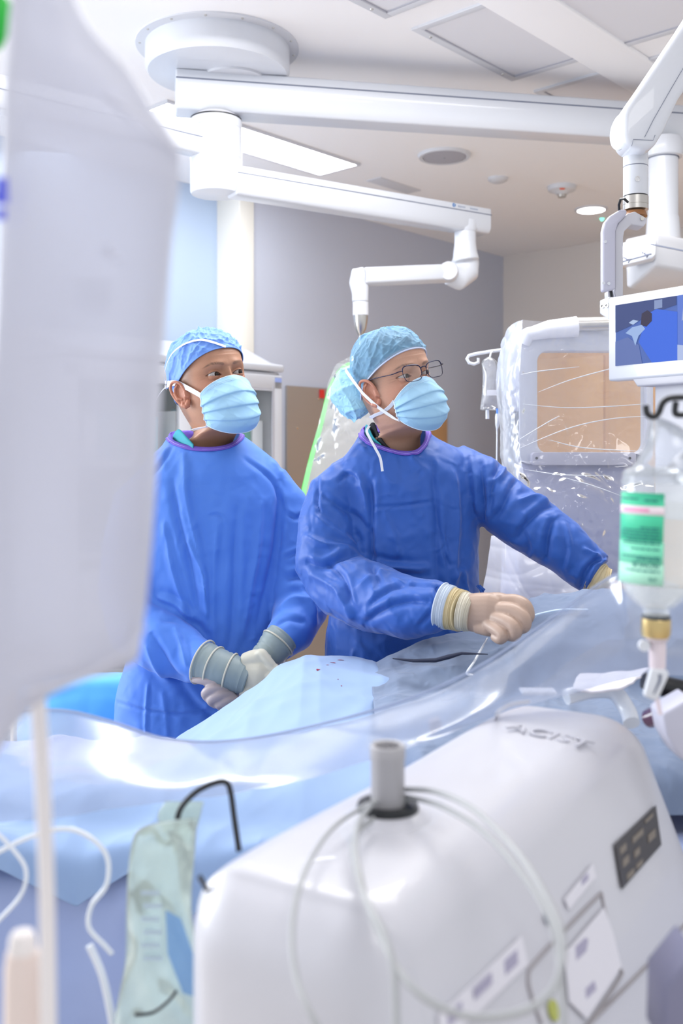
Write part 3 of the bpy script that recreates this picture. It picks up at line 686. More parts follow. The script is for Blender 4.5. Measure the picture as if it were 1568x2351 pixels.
    q = np.stack([idx[:-1], idx[1:], np.roll(idx, -1, 1)[1:], np.roll(idx, -1, 1)[:-1]], -1).reshape(-1, 4)
    verts = w.tolist(); cols = colr.reshape(-1, 4)
    faces = [tuple(r) for r in q.tolist()] + [tuple(idx[0].tolist())]
    return dict(v=verts, f=faces, c=cols, T=T, R=R, ec=ec, sc=sc, off=off, st=style)

def ear_mesh(hd, side, ks=.90):
    """ear in head-local coordinates, fused"""
    mb = MB()
    T = hd['T']; st_ = hd['st']; b = np.array([side*st_.get('ear_x', .0735), st_.get('ear_f', 0), st_.get('ear_z', -.012)])    # x, f, z
    def E(o, u, v):      # o outwards, u backwards, v up
        o, u, v = o*ks, u*ks, v*ks; return Vector((b[0]+side*(o+.33*u), -(b[1]-u+.12*v*-1), b[2]+v))
    hel = [(.004,-.006,-.004),(.012,-.010,.012),(.016,-.006,.026),(.017,.004,.034),(.017,.017,.034),(.0165,.026,.024),(.015,.027,.008),(.013,.022,-.010),(.011,.013,-.024),(.010,.003,-.031),(.008,-.004,-.027),(.006,-.008,-.018)]
    sp = spline(hel, 48); mb.tube([E(*q) for q in sp], [float(x) for x in np.interp(np.linspace(0,1,48), [0,.2,.5,.8,.9,1], [.0030,.0034,.0036,.0040,.0062,.004])], 12)
    # back plate
    pl = []
    n = 20
    for k in range(n):
        th = 2*PI*k/n; pl.append((.0155*math.cos(th)+.009, .031*math.sin(th)+.001))
    mb.prism([E(.0085, u_, v_) for u_, v_ in pl], Vector((side*.0030, 0, 0)))
    mb.tube([E(.012,.004,-.014), E(.0145,.015,-.008), E(.016,.018,.006), E(.0155,.014,.018), E(.015,.004,.025)], [.0028,.0034,.0034,.0032,.0022], 10)   # antihelix
    mb.tube([E(.004,-.010,-.012), E(.010,-.007,-.008), E(.009,-.006,.002), E(.004,-.009,.006)], [.004,.004,.0038,.003], 10)       # tragus
    mb.tube([E(.004,-.004,-.030), E(.010,.002,-.032), E(.010,.009,-.028), E(.009,.006,-.020)], [.0045,.0060,.0062,.005], 12)       # lobe
    mb.tube([E(-.012,.0,-.01), E(.0,.004,.0), E(.006,.006,.004)], [.016,.015,.008], 14)
    me = fuse(mb, .0011, 5, 'ear')
    v = vget(me); vset(me, T(v)); return me

def person_body(name_, head, skin, ears, trunk, limbs, parent):
    """one continuous mesh: head + neck loft, ears, trunk, arms, legs"""
    me = bpy.data.meshes.new('body'); me.from_pydata(head['v'], [], head['f'])
    ca = me.color_attributes.new('tint', 'FLOAT_COLOR', 'POINT'); ca.data.foreach_set('color', head['c'].ravel())
    bm = bmesh.new(); bm.from_mesh(me); bmesh.ops.recalc_face_normals(bm, faces=bm.faces)
    lay = bm.verts.layers.float_color['tint']
    for e in ears+[trunk, limbs]:
        n0 = len(bm.verts); bm.from_mesh(e); bm.verts.ensure_lookup_table()
        earc = (skin[0]*1.02, skin[1]*.80, skin[2]*.78, 1) if e in ears else skin
        for v in bm.verts[n0:]: v[lay] = earc
    bm.to_mesh(me); bm.free()
    return link('body', me, skin_material(), parent)
_sm = []
def skin_material():
    if _sm: return _sm[0]
    m = mat('skin', (.5,.3,.2,1), .48, bump=(420,.22,0,.0008), sss=.12); nt = m.node_tree
    a = nt.nodes.new('ShaderNodeVertexColor'); a.layer_name = 'tint'
    nt.links.new(a.outputs[0], nt.nodes['Principled BSDF'].inputs['Base Color']); _sm.append(m); return m

M_SCLERA = mat('eye_white', (.36,.33,.325,1), .25, coat=.4); M_PUPIL = mat('pupil', (.003,.003,.003,1), .2, spec=.5)
def eyes(head, gaze, iris_col, parent, nm):
    M_IRIS = mat('iris_'+nm, iris_col, .5, spec=.12)
    for sx in (-1, 1):
        c = head['ec'][sx]; r = .0130
        mb = MB(); g = Vector((math.sin(gaze[0])*math.cos(gaze[1]), -math.cos(gaze[0])*math.cos(gaze[1]), math.sin(gaze[1])))
        # sphere with its pole on the gaze axis
        a = g.orthogonal().normalized(); b = g.cross(a); n = 40; rings = 40; v = []; mi = []
        C = Vector((c[0], -c[1], c[2]))
        for i in range(rings+1):
            th = PI*(i/rings)**1.3; rr = r*(1.0+.03*math.exp(-(th/.42)**4))
            for k in range(n):
                ph = 2*PI*k/n; v.append(C+g*(rr*math.cos(th))+a*(rr*math.sin(th)*math.cos(ph))+b*(rr*math.sin(th)*math.sin(ph)))
        for i in range(rings):
            th = PI*((i+.5)/rings)**1.3; md_ = 2 if th < .22 else (1 if th < .50 else 0)
            mb.cur = md_; s0 = len(mb.v)
            mb.f += [(i*n+k, i*n+(k+1) % n, (i+1)*n+(k+1) % n, (i+1)*n+k) for k in range(n)]; mb.mi += [md_]*n
        w = head['T'](np.array([list(p) for p in v])); mb.v = [tuple(p) for p in w]
        mb.obj('eye', [M_SCLERA, M_IRIS, M_PUPIL], parent, auto=None)

def cap_surface(head, line, puff, wr, seed, name, m, parent, crown=.0, tmax=1.0, nt_=90, na=240, inner=.0, spread=None):
    """line(f, x) -> z of the cap's lower edge, puff(t, a) -> outward offset"""
    A = np.linspace(-PI, PI, na+1)[:-1]; t = np.linspace(0, 1, nt_)
    ze = np.zeros_like(A)
    for _ in range(30):
        x, f = Hsec(ze, A); ze = .5*ze+.5*line(f, x)
    out = []
    tt, aa = np.meshgrid(t, A, indexing='ij')
    Z = ze[None, :]+(TOP-ze[None, :])*np.sin(tt*PI/2)**1.0
    Z = np.minimum(Z, TOP-1e-5)
    X, Fw = Hsec(Z, aa)
    c = np.array([0, .0, .02]); n = np.stack([X-c[0], Fw-c[1], (Z-c[2])*.9], -1); n /= np.linalg.norm(n, axis=-1, keepdims=True)
    rng = np.random.RandomState(seed)
    w_ = np.zeros_like(Z)
    for k in range(wr[0]):
        fa = rng.uniform(3, 16); fb_ = rng.uniform(-9, 9); ph = rng.uniform(0, 6.28)
        w_ += (1-np.abs(np.sin(aa*round(fa)/2+tt*fb_+ph+1.2*np.sin(tt*4+k))))**3*rng.uniform(.4, 1)
    w_ = w_/wr[0]
    off = puff(tt, aa)+wr[1]*(w_-w_.mean())*sstep(0, .12, tt)*(1-sstep(.80, .97, tt))
    p = np.stack([X, Fw, Z], -1)+n*off[..., None]
    p[..., 2] += crown*sstep(.5, 1, tt)
    loc = np.stack([p[..., 0], -p[..., 1], p[..., 2]], -1)
    w = head['T'](loc.reshape(-1, 3))
    idx = np.arange(nt_*na).reshape(nt_, na)
    q = np.stack([idx[:-1], idx[1:], np.roll(idx, -1, 1)[1:], np.roll(idx, -1, 1)[:-1]], -1).reshape(-1, 4).tolist()
    me = bpy.data.meshes.new(name); me.from_pydata(w.tolist(), [], [tuple(r) for r in q]+[tuple(idx[-1].tolist())])
    bm = bmesh.new(); bm.from_mesh(me); bmesh.ops.recalc_face_normals(bm, faces=bm.faces); bm.to_mesh(me); bm.free()
    o = link(name, me, m, parent)
    edge = w.reshape(nt_, na, 3)[0]
    return o, edge

def mask_fn(u, v, front, side_f=.055, side_x=.067, ztop=-.040, zbot=-.088, zc=None):
    """u in [-1,1] across, v in [0,1] top to bottom -> x, f, z"""
    cz = pchip([0,.12,.3,.5,.7,.85,1], zc or [-.010,-.022,-.044,-.066,-.090,-.108,-.121], v)
    cfv = pchip([0,.12,.3,.5,.7,.85,1], front, v)
    sz = ztop+(zbot-ztop)*v; th = u*PI/2
    k = np.cos(th)
    x = side_x*np.sign(th)*np.abs(np.sin(th))**1.0
    sf = side_f+.012*np.sin(v*PI)*0
    f = sf+(cfv-sf)*np.abs(k)**1.05
    z = sz+(cz-sz)*np.abs(k)**1.25
    # nose ridge at the top, tented
    nr = np.exp(-(x/.017)**2)*np.interp(v, [0,.1,.3,.55], [.006,.008,.004,0]); f = f+nr
    return x, f, z
def make_mask(head, front, parent, seed, label_tone, **kw):
    nu, nv = 121, 110
    u, v = np.meshgrid(np.linspace(-1, 1, nu), np.linspace(0, 1, nv), indexing='ij')
    x, f, z = mask_fn(u, v, front, **kw)
    # pleats: three overlapping folds, opening at the centre
    pl = 0
    for c_, a_ in ((.30, 1), (.52, 1), (.74, .9)):
        cc = c_+.05*(u*u)-.02*u
        s = (v-cc)
        pl = pl+a_*np.where(s < 0, np.exp(-(s/.10)**2), np.exp(-(s/.012)**2))*(.45+.55*np.abs(u)**.7)
    rng = np.random.RandomState(seed)
    wr = np.zeros_like(u)
    for k in range(7):
        an = rng.uniform(-1, 1); ph = rng.uniform(0, 6); wr += (1-np.abs(np.sin(u*rng.uniform(2,5)+v*rng.uniform(2,7)*np.sign(an)+ph)))**4
    amp = .0048*pl+.0040*(wr/7-.2)
    k = np.cos(u*PI/2)
    f2 = f+amp*(.35+.65*k); x2 = x+np.sign(u)*amp*np.abs(np.sin(u*PI/2))
    # keep outside the face
    for _ in range(2):
        a = np.arctan2(x2/H_wid(z), (f2-.0)/H_front(z)); hx, hf = Hsec(z, a)
        rr = np.hypot(x2, f2); hr = np.hypot(hx, hf)+.004; s = np.where((rr < hr) & (z > -.112), hr/rr, 1); x2 = x2*s; f2 = f2*s
    nz = np.interp(z, [-.060,-.050,-.043,-.030,-.012,.004,.014], [0,.008,.024,.019,.010,.0045,0]); nw = .0125
    hx, hf = Hsec(z, np.arctan2(x2, f2)); need = hf+nz*np.exp(-(x2/nw)**2)+.003; f2 = np.maximum(f2, np.where(np.abs(x2) < .03, need, f2))
    w = head['T'](np.stack([x2, -f2, z], -1).reshape(-1, 3)).reshape(nu, nv, 3)
    mb = MB(); mb.grid(w.reshape(-1, 3).tolist(), nu, nv)
    m = mb.obj('face_mask', label_tone, parent, auto=None, solid=.0012)
    # edge bindings
    M_BIND = mat('mask_binding', (.62,.78,.93,1), .7)
    bd = MB()
    for i in (0, -1): bd.tube([Vector(p) for p in w[i]], .0024, 8, flat=.8)
    bd.tube([Vector(p) for p in w[:, 0]], .0013, 6); bd.tube([Vector(p) for p in w[:, -1]], .0013, 6)
    bd.obj('binding', M_BIND, m)
    st = MB()                                                  # stitched top seam
    for vv in (8, 11): st.tube([Vector(p)+Vector((0,-.0008,0)) for p in w[4:-4, vv]], .0004, 5)
    st.obj('stitching', mat('mask_stitch', (.55,.70,.86,1), .8), m)
    return m, w
M_TIE = mat('white_tie_tape', (.80,.82,.88,1), .75)
def strap(head, pts, parent, name='mask_tie', r=.0042, lift=.004, local=True, flat=.22, n=60):
    """pts in local (x, f, z); flat tape pushed out of the head surface"""
    s = spline(pts, n)
    if local: w = head['T'](np.stack([s[:, 0], -s[:, 1], s[:, 2]], -1))
    else: w = s
    c = head['off'] if local else w.mean(0)+np.array([0, .1, 0])
    mb = MB(); v = []; 
    for i in range(n):
        p = Vector(w[i]); t = Vector(w[min(i+1, n-1)]-w[max(i-1, 0)]).normalized()
        o = (p-Vector(c)).normalized(); o = (o-t*o.dot(t)).normalized(); b = t.cross(o)
        for q in ((-1,-1),(1,-1),(1,1),(-1,1)): v.append(p+b*r*q[0]+o*(r*flat*q[1]*.5))
    f = [(i*4+k, i*4+(k+1) % 4, (i+1)*4+(k+1) % 4, (i+1)*4+k) for i in range(n-1) for k in range(4)]+[(0,1,2,3), tuple((n-1)*4+k for k in (3,2,1,0))]
    mb.add(v, f); return mb.obj(name, M_TIE, parent, auto=50)

def loft(rings, n=64, e=2.3, cap=True, sub=12):
    """rings: (cx, cy, cz, half-width x, half-depth front, half-depth back[, yaw]) from top to bottom"""
    R_ = spline(rings, len(rings)*sub); mb = MB(); v = []
    for r in R_:
        for k in range(n):
            th = 2*PI*k/n; c, s = math.cos(th), math.sin(th)
            x = r[3]*math.copysign(abs(s)**(2/e), s); y = -(r[4] if c > 0 else r[5])*math.copysign(abs(c)**(2/e), c)
            yw = r[6] if len(r) > 6 else 0
            v.append((r[0]+x*math.cos(yw)-y*math.sin(yw), r[1]+x*math.sin(yw)+y*math.cos(yw), r[2]))
    m = len(R_); f = [(i*n+k, i*n+(k+1) % n, (i+1)*n+(k+1) % n, (i+1)*n+k) for i in range(m-1) for k in range(n)]
    f += [tuple(range(n)), tuple((m-1)*n+k for k in range(n))[::-1]]
    return mb.add(v, f)

def fold_displace(me, Yref, folds, noise_amp, noise_scale, seed, micro=None):
    """cloth folds: creases traced over the front of the garment + random ridges, moved along normals"""
    v = vget(me); n = vnorm(me); k = F/Yref
    # garment-plane coordinates in px-like units at the wearer's depth
    gx = 784+v[:, 0]*F/v[:, 1]; gy = HZ-(v[:, 2]-CH)*F/v[:, 1]
    facing = sstep(.05, .45, -n[:, 1])
    d = np.zeros(len(v))
    for pts, w, amp in folds:
        sp = spline(pts, max(12, len(pts)*8)) if len(pts) > 2 else np.array([np.array(pts[0])*(1-t)+np.array(pts[1])*t for t in np.linspace(0, 1, 12)])
        best = np.full(len(v), 1e9); sg = np.zeros(len(v)); tl = np.zeros(len(v))
        bb = (gx > sp[:,0].min()-4*w) & (gx < sp[:,0].max()+4*w) & (gy > sp[:,1].min()-4*w) & (gy < sp[:,1].max()+4*w)
        ids = np.where(bb)[0]
        if not len(ids): continue
        X, Y = gx[ids], gy[ids]; B = np.full(len(ids), 1e9); S = np.zeros(len(ids)); TL = np.zeros(len(ids)); m = len(sp)
        for i in range(m-1):
            ax_, ay_ = sp[i]; bx_, by_ = sp[i+1]; dx, dy = bx_-ax_, by_-ay_; L2 = dx*dx+dy*dy+1e-9
            t = np.clip(((X-ax_)*dx+(Y-ay_)*dy)/L2, 0, 1); qx = X-(ax_+t*dx); qy = Y-(ay_+t*dy); dd = np.hypot(qx, qy)
            up = dd < B; B = np.where(up, dd, B); S = np.where(up, np.sign(qx*dy-qy*dx), S); TL = np.where(up, (i+t)/(m-1), TL)
        taper = np.sin(np.clip(TL, 0, 1)*PI)**.5*.85+.15
        sd = B*S
        pr = 1.15*np.exp(-np.abs(sd/w)**1.2)-.55*np.exp(-((sd-1.7*w)/(1.1*w))**2)-.25*np.exp(-((sd+1.9*w)/(1.3*w))**2)
        d[ids] += amp*pr*taper*facing[ids]
    rng = np.random.RandomState(seed); nz = np.zeros(len(v)); tot = 0
    q = v*noise_scale
    for o in range(14):
        dirv = rng.normal(size=3); dirv[1] *= .5; dirv /= np.linalg.norm(dirv); f_ = 2**rng.uniform(0, 2.2)
        ph = rng.uniform(0, 6.28); wv = rng.normal(size=3)*.8
        a = rng.uniform(.5, 1)/f_**.8
        nz += a*(1-np.abs(np.sin((q@dirv)*f_+1.6*np.sin(q@wv*.7+ph)+ph)))**2.2; tot += a
    nz = nz/tot-.25
    tri = np.zeros(len(v)); tt = 0
    for o in range(9):
        dirv = rng.normal(size=3); dirv[1] *= .4; dirv /= np.linalg.norm(dirv); f_ = 2**rng.uniform(.2, 2.0); ph = rng.uniform(0, 9); wv = rng.normal(size=3)*.6
        ar_ = (q@dirv)*f_*.45+.9*np.sin(q@wv*.6+ph); a = 1/f_; m_ = .5+.5*np.sin(q@rng.normal(size=3)*.35+ph)
        tri += a*m_*(2*np.abs(2*(ar_/2-np.floor(ar_/2+.5)))-1); tt += a
    nz = nz+.75*tri/tt
    d += noise_amp*nz
    vset(me, v+n*d[:, None])

def laplace(me, it=1, lam=.4):
    bm = bmesh.new(); bm.from_mesh(me)
    for _ in range(it): bmesh.ops.smooth_vert(bm, verts=bm.verts, factor=lam, use_axis_x=True, use_axis_y=True, use_axis_z=True)
    bm.to_mesh(me); bm.free()

def fabric(name, c, rough=.55, bs=55, st=.35, spec=.3, c2=None):
    m = mat(name, c, rough, spec=spec, sheen=.15); nt = m.node_tree; b = nt.nodes['Principled BSDF']; N = nt.nodes; L = nt.links
    tc = N.new('ShaderNodeTexCoord'); n1 = N.new('ShaderNodeTexNoise'); n1.noise_type = 'RIDGED_MULTIFRACTAL'; n1.inputs['Scale'].default_value = bs*.42
    n1.inputs['Detail'].default_value = 3; n1.inputs['Distortion'].default_value = .5; L.new(tc.outputs['Object'], n1.inputs['Vector'])
    n2 = N.new('ShaderNodeTexNoise'); n2.inputs['Scale'].default_value = 900; L.new(tc.outputs['Object'], n2.inputs['Vector'])
    ad = N.new('ShaderNodeMath'); ad.operation = 'MULTIPLY_ADD'; ad.inputs[1].default_value = .03; L.new(n2.outputs[0], ad.inputs[0]); L.new(n1.outputs[0], ad.inputs[2])
    bp = N.new('ShaderNodeBump'); bp.inputs['Strength'].default_value = st; bp.inputs['Distance'].default_value = .007
    L.new(ad.outputs[0], bp.inputs['Height']); L.new(bp.outputs[0], b.inputs['Normal'])
    return m
def collarize(me, ring):
    sp = spline(ring, 120); c = sp.mean(0); th = np.arctan2(sp[:,1]-c[1], sp[:,0]-c[0]); o = np.argsort(th); th = th[o]; rr = np.hypot(sp[:,0]-c[0], sp[:,1]-c[1])[o]; zz = sp[:,2][o]
    TH = np.concatenate([th-2*PI, th, th+2*PI]); RR = np.tile(rr, 3); ZZ = np.tile(zz, 3)
    v = vget(me); t = np.arctan2(v[:,1]-c[1], v[:,0]-c[0]); r = np.hypot(v[:,0]-c[0], v[:,1]-c[1]); R_ = np.interp(t, TH, RR); Z_ = np.interp(t, TH, ZZ); rho = r/R_
    up = v[:,2] > Z_-.09
    bins = np.floor((t+PI)/(2*PI)*36).astype(int) % 36; dz = np.zeros(36)
    for b in range(36):
        m = (bins == b) & (rho > .95) & (rho < 1.12) & up
        if m.any(): dz[b] = (Z_[m]-v[m,2]).mean()
    dz = (np.roll(dz,1)+2*dz+np.roll(dz,-1))/4
    bc = (np.arange(-36, 72)+.5)/36*2*PI-PI; D_ = np.interp(t, bc, np.tile(dz, 3)); w = 1-sstep(1.0, 1.9, rho)
    v[:,2] += np.where(up, D_*w, 0); vset(me, v)
    kill = (rho < 1.05) & (v[:,2] > Z_-.07)
    bm = bmesh.new(); bm.from_mesh(me); bm.verts.ensure_lookup_table(); bmesh.ops.delete(bm, geom=[bm.verts[i] for i in np.where(kill)[0]], context='VERTS'); bm.to_mesh(me); bm.free()
def band(top, bot, m, name, parent, n=40, solid=.002):
    a = spline(top, n); b = spline(bot, n); mb = MB(); pts = []
    for i in range(n):
        for k in range(7): pts.append(tuple(a[i]*(1-k/6)+b[i]*(k/6)+np.array([0, -.003*math.sin(PI*k/6), 0])))
    mb.grid(pts, n, 7); return mb.obj(name, m, parent, auto=None, solid=solid)
M_GOWN1 = fabric('gown_blue', (.075,.21,.68,1), .58, 46, .9)
M_GOWN2 = fabric('gown_deep_blue', (.022,.098,.42,1), .5, 60, 1.0, spec=.4)
M_CAPB = fabric('cap_blue', (.16,.33,.80,1), .6, 160, .5)
M_PURPLE = mat('purple_trim', (.15,.09,.50,1), .8)
M_MASKL = mat('mask_light_blue', (.33,.56,.76,1), .75, bump=(700,.2,0,.0005))
M_SCRUB = mat('teal_scrubs', (.02,.30,.38,1), .7)

def hand(P0, palm_dir, palm_n, fingers, thumb, r=.0098, palm=(.042,.040,.016), vox=.0022, extra=None, sm=5):
    """P0 wrist; fused glove mesh. fingers: list of polylines (world points) ; palm as tapered slab of tubes"""
    mb = MB()
    for pts, rr in fingers: 
        s = spline(pts, 22); rs = np.interp(np.linspace(0,1,22), np.linspace(0,1,len(rr)), rr); mb.tube([Vector(p) for p in s], [float(x) for x in rs], 14)
        for e in (0, -1):
            c = Vector(s[e]); mb.lathe(c, [(rs[e]*math.sin(t), -rs[e]*math.cos(t)) for t in np.linspace(0.05, PI-.05, 9)], 14)
    if extra:
        for pts, rr, fl in extra: 
            s = spline(pts, 20); rs = np.interp(np.linspace(0,1,20), np.linspace(0,1,len(rr)), rr); mb.tube([Vector(p) for p in s], [float(x) for x in rs], 24, flat=fl)
    return fuse(mb, vox, sm)

M_TROU = mat('scrub_trousers', (.02,.22,.30,1), .8); M_SHOE = mat('white_clog', (.6,.6,.62,1), .5)
def lower_clothes(cxp, Y, man):
    c = P(cxp, 1600, Y)
    for s in (-1, 1):
        q = MB(); q.tube([(c.x+s*.09, c.y+.02, .62), (c.x+s*.09, c.y+.02, .36), (c.x+s*.09, c.y+.035, .07)], [.082,.078,.072], 24); q.obj('trouser_leg', M_TROU, man)
        q = MB(); q.tube([(c.x+s*.09, c.y+.09, .045), (c.x+s*.09, c.y+.03, .055), (c.x+s*.092, c.y-.06, .050), (c.x+s*.095, c.y-.15, .036), (c.x+s*.095, c.y-.17, .03)], [.040,.050,.052,.042,.02], 20); q.obj('shoe', M_SHOE, man)
# ---------------------------------------------------------------- LEFT MAN
YL = 2.50
KY = 1.025
SK1 = (.42,.215,.135,1)
manL = thing('person', 'man in bright blue gown and blue cap, gloved hands clasped, standing at left', 'person', (P(500,1050,YL).x, YL*KY, 0))
hL = make_head(math.radians(37), math.radians(11), math.radians(8), P(526,855,2.42), SK1, (P(465,1060,YL).x, 2.53*KY, P(478,1060,YL).z), math.radians(15),
    dict(scale=1.10, zup=.92, zdn=1.06, ear_f=.010, ear_z=-.022, neck=1.13, brow_col=(.07,.045,.035), brow_k=.8, hair_col=(.06,.045,.04), hair_k=.55, nose=.95, open=.95, lines=1, bags=1.1, crow=.9, brow=.9))
def px(x, y, Y): return P(x, y, Y)
def torso_ring(py, xl, xr, df, db, Y): 
    a = P(xl, py, Y); b = P(xr, py, Y); return ((a.x+b.x)/2, a.y, a.z, (b.x-a.x)/2, df, db)
# hidden body under the gown
def simple_body(Y, cxp, shoulders_py, armsL, armsR):
    t = loft([torso_ring(shoulders_py-8, cxp-45, cxp+45, .05, .06, Y+.02), torso_ring(shoulders_py+60, cxp-105, cxp+95, .07, .08, Y+.02), torso_ring(shoulders_py+180, cxp-110, cxp+105, .11, .11, Y+.02),
              torso_ring(shoulders_py+330, cxp-115, cxp+115, .10, .10, Y+.02), torso_ring(1560, cxp-130, cxp+130, .10, .11, Y+.02), torso_ring(1680, cxp-130, cxp+130, .09, .10, Y+.02)], sub=6).mesh('trunk')
    mb = MB(); c = P(cxp, 1600, Y); Y = c.y
    for s in (-1, 1):
        mb.tube([(c.x+s*.085, Y+.02, c.z), (c.x+s*.09, Y+.01, .50), (c.x+s*.09, Y+.03, .10)], [.085,.060,.045], 20)
        mb.tube([(c.x+s*.09, Y+.07, .045), (c.x+s*.09, Y-.05, .045), (c.x+s*.095, Y-.14, .03)], [.042,.042,.028], 16)
    for a in (armsL, armsR): mb.tube([Vector(q[0])+Vector((0,.025,0)) for q in a], [q[1]*.72 for q in a], 18)
    return t, mb.mesh('limbs')
wl = P(465,1518,2.33); wr_ = P(640,1470,2.33)
tr_, li_ = simple_body(YL+.03, 485, 1040, [(P(370,1115,2.53),.045),(P(300,1370,2.5),.038),(wl,.026)], [(P(605,1115,2.53),.045),(P(690,1385,2.48),.038),(wr_,.026)])
ears = [ear_mesh(hL, -1), ear_mesh(hL, 1)]
person_body('body', hL, SK1, ears, tr_, li_, manL)
eyes(hL, (math.radians(12), math.radians(-3)), (.022,.010,.006,1), manL, 'dark')
capL, edgeL = cap_surface(hL, lambda f, x: .012+.50*f-.00*x, lambda t, a: .0035+.007*np.sin(np.clip(t*1.15,0,1)*PI*.5), (11,.034), 5, 'surgical_cap', M_CAPB, manL, crown=.004)
mb = MB(); mb.tube([Vector(p) for p in edgeL], .0014, 6, closed=True); mb.obj('cap_hem', M_CAPB, capL)
mL, wL = make_mask(hL, [.097,.104,.116,.122,.123,.114,.088], manL, 7, M_MASKL, zc=[-.010,-.024,-.049,-.077,-.105,-.123,-.134], ztop=-.036, zbot=-.104, side_f=.056, side_x=.0665)
def hp_(f, z, side=-1, lift=.004):
    """point on head side at depth f, height z"""
    A = np.linspace(0, PI, 400); x, ff = Hsec(np.full(400, z), A); i = np.argmin(np.abs(ff-f)); n = np.array([x[i], ff[i]]); n = n/np.linalg.norm(n)
    return (side*(x[i]+n[0]*lift), ff[i]+n[1]*lift, z)
strap(hL, [(-.0675,.057,-.036), hp_(.030,-.014,lift=.006), hp_(.0,.008,lift=.008), hp_(-.03,.017,lift=.012), hp_(-.06,.025,lift=.014), hp_(-.088,.032,lift=.016)], mL)
strap(hL, [(-.0675,.057,-.040), hp_(.030,-.019,lift=.0065), hp_(.0,.003,lift=.0085), hp_(-.03,.010,lift=.0125), hp_(-.06,.014,lift=.0165), hp_(-.088,.020,lift=.0165)], mL)
strap(hL, [(-.066,.056,-.104), hp_(.030,-.104,lift=.003), hp_(.0,-.100,lift=.004), hp_(-.03,-.098,lift=.005), hp_(-.06,-.094,lift=.005)], mL)
strap(hL, [hp_(-.050,.006,lift=.016), hp_(-.030,.040,lift=.018), hp_(.0,.075,lift=.017), hp_(.030,.090,lift=.014), hp_(.060,.090,lift=.012), hp_(.080,.078,lift=.010), hp_(.094,.060,lift=.007)], capL, name='cap_tie', r=.0038)
strap(hL, [(-.066,-.075,.020), (-.075,-.100,.010), (-.080,-.125,-.004)], capL, name='cap_tie', r=.0045)
# loose tie loop under the chin on the far side
q0 = Vector(wL[-1, -8]); strap(hL, [tuple(q0), tuple(q0+Vector((.004,-.01,-.012))), tuple(q0+Vector((-.006,-.014,-.030))), tuple(q0+Vector((-.028,-.012,-.038))), tuple(q0+Vector((-.045,-.004,-.030)))], mL, r=.003, local=False)
# gown
TL = loft([torso_ring(1008,408,545,.055,.06,2.53), torso_ring(1022,392,562,.066,.075,2.53), torso_ring(1045,345,612,.085,.09,2.53), torso_ring(1085,318,652,.110,.11,2.53), torso_ring(1160,312,664,.130,.12,2.53), torso_ring(1260,318,662,.140,.12,2.53),
    torso_ring(1380,315,655,.140,.12,2.53), torso_ring(1500,295,650,.140,.13,2.53), torso_ring(1600,268,660,.145,.14,2.53), torso_ring(1700,262,668,.15,.15,2.53), torso_ring(1950,258,675,.15,.15,2.53), torso_ring(2180,258,680,.15,.15,2.53)], n=90)
TL.tube([P(400,1085,2.53), P(350,1100,2.52), P(316,1150,2.50), P(298,1260,2.50), P(300,1370,2.49), P(320,1440,2.44), P(380,1478,2.38), P(440,1512,2.34), P(480,1524,2.30)], [.02,.046,.062,.074,.082,.082,.076,.058,.045], 40)
TL.tube([P(580,1085,2.53), P(630,1105,2.52), P(655,1155,2.52), P(682,1240,2.51), P(690,1330,2.49), P(688,1400,2.45), P(668,1450,2.38), P(634,1482,2.32)], [.02,.044,.056,.064,.072,.070,.058,.044], 40)
meL = fuse(TL, .0042, 6)
foldsL = [
 ([(420,1050),(430,1150),(452,1250),(470,1330),(478,1420)], 9, .009), ([(352,1090),(372,1060),(396,1025)], 5, -.006),
 ([(395,1100),(410,1200),(440,1320),(462,1440)], 8, -.010), ([(375,1200),(395,1300),(425,1400),(440,1440)], 7, .008),
 ([(545,1160),(540,1250),(538,1340),(532,1450),(520,1500)], 9, -.008), ([(500,1200),(492,1300),(490,1400),(492,1480)], 7, .006),
 ([(600,1150),(592,1260),(575,1360),(556,1470)], 8, .007), ([(640,1100),(640,1200),(625,1300),(590,1440)], 9, -.008),
 ([(470,1330),(474,1370),(476,1420)], 4, .007), ([(560,1060),(600,1080),(630,1110),(655,1180)], 5, -.006),
 ([(480,1184),(498,1182),(512,1192)], 4, -.004), ([(430,1240),(455,1290),(475,1335)], 5, .006),
 ([(655,1330),(690,1322),(720,1335),(735,1360)], 9, -.012), ([(640,1400),(670,1375),(705,1380),(725,1410)], 9, .010), ([(625,1440),(660,1420),(700,1430)], 7, -.008),
 ([(660,1180),(680,1190),(695,1180)], 5, -.005), ([(655,1280),(680,1270),(700,1262)], 5, -.006), ([(690,1350),(715,1390),(728,1440)], 7, .007),
 ([(360,1370),(400,1385),(420,1400),(430,1420)], 8, .012), ([(370,1420),(410,1420),(450,1435),(475,1460)], 9, -.010), ([(345,1450),(370,1500),(400,1550),(425,1560)], 10, -.010),
 ([(400,1440),(420,1490),(430,1530)], 7, .008), ([(335,1480),(365,1540),(395,1565)], 8, .008), ([(270,1612),(340,1632),(420,1640),(500,1628)], 4, -.005), ([(340,1570),(336,1640),(338,1690)], 4, .005),
 ([(372,1590),(380,1640),(384,1690)], 6, .004), ([(415,1570),(450,1620),(500,1650)], 10, -.008)]
nk1 = [P(392,1000,2.60), P(400,1012,2.52), P(425,1022,2.465), P(465,1028,2.448), P(505,1026,2.45), P(535,1016,2.475), P(548,1002,2.52), P(540,994,2.60), P(470,990,2.64), P(400,992,2.63), P(392,1000,2.60)]
fold_displace(meL, 2.45, foldsL, .0125, 12, 11); laplace(meL, 1, .3)
collarize(meL, nk1); gL = link('surgical_gown', meL, M_GOWN1, manL)
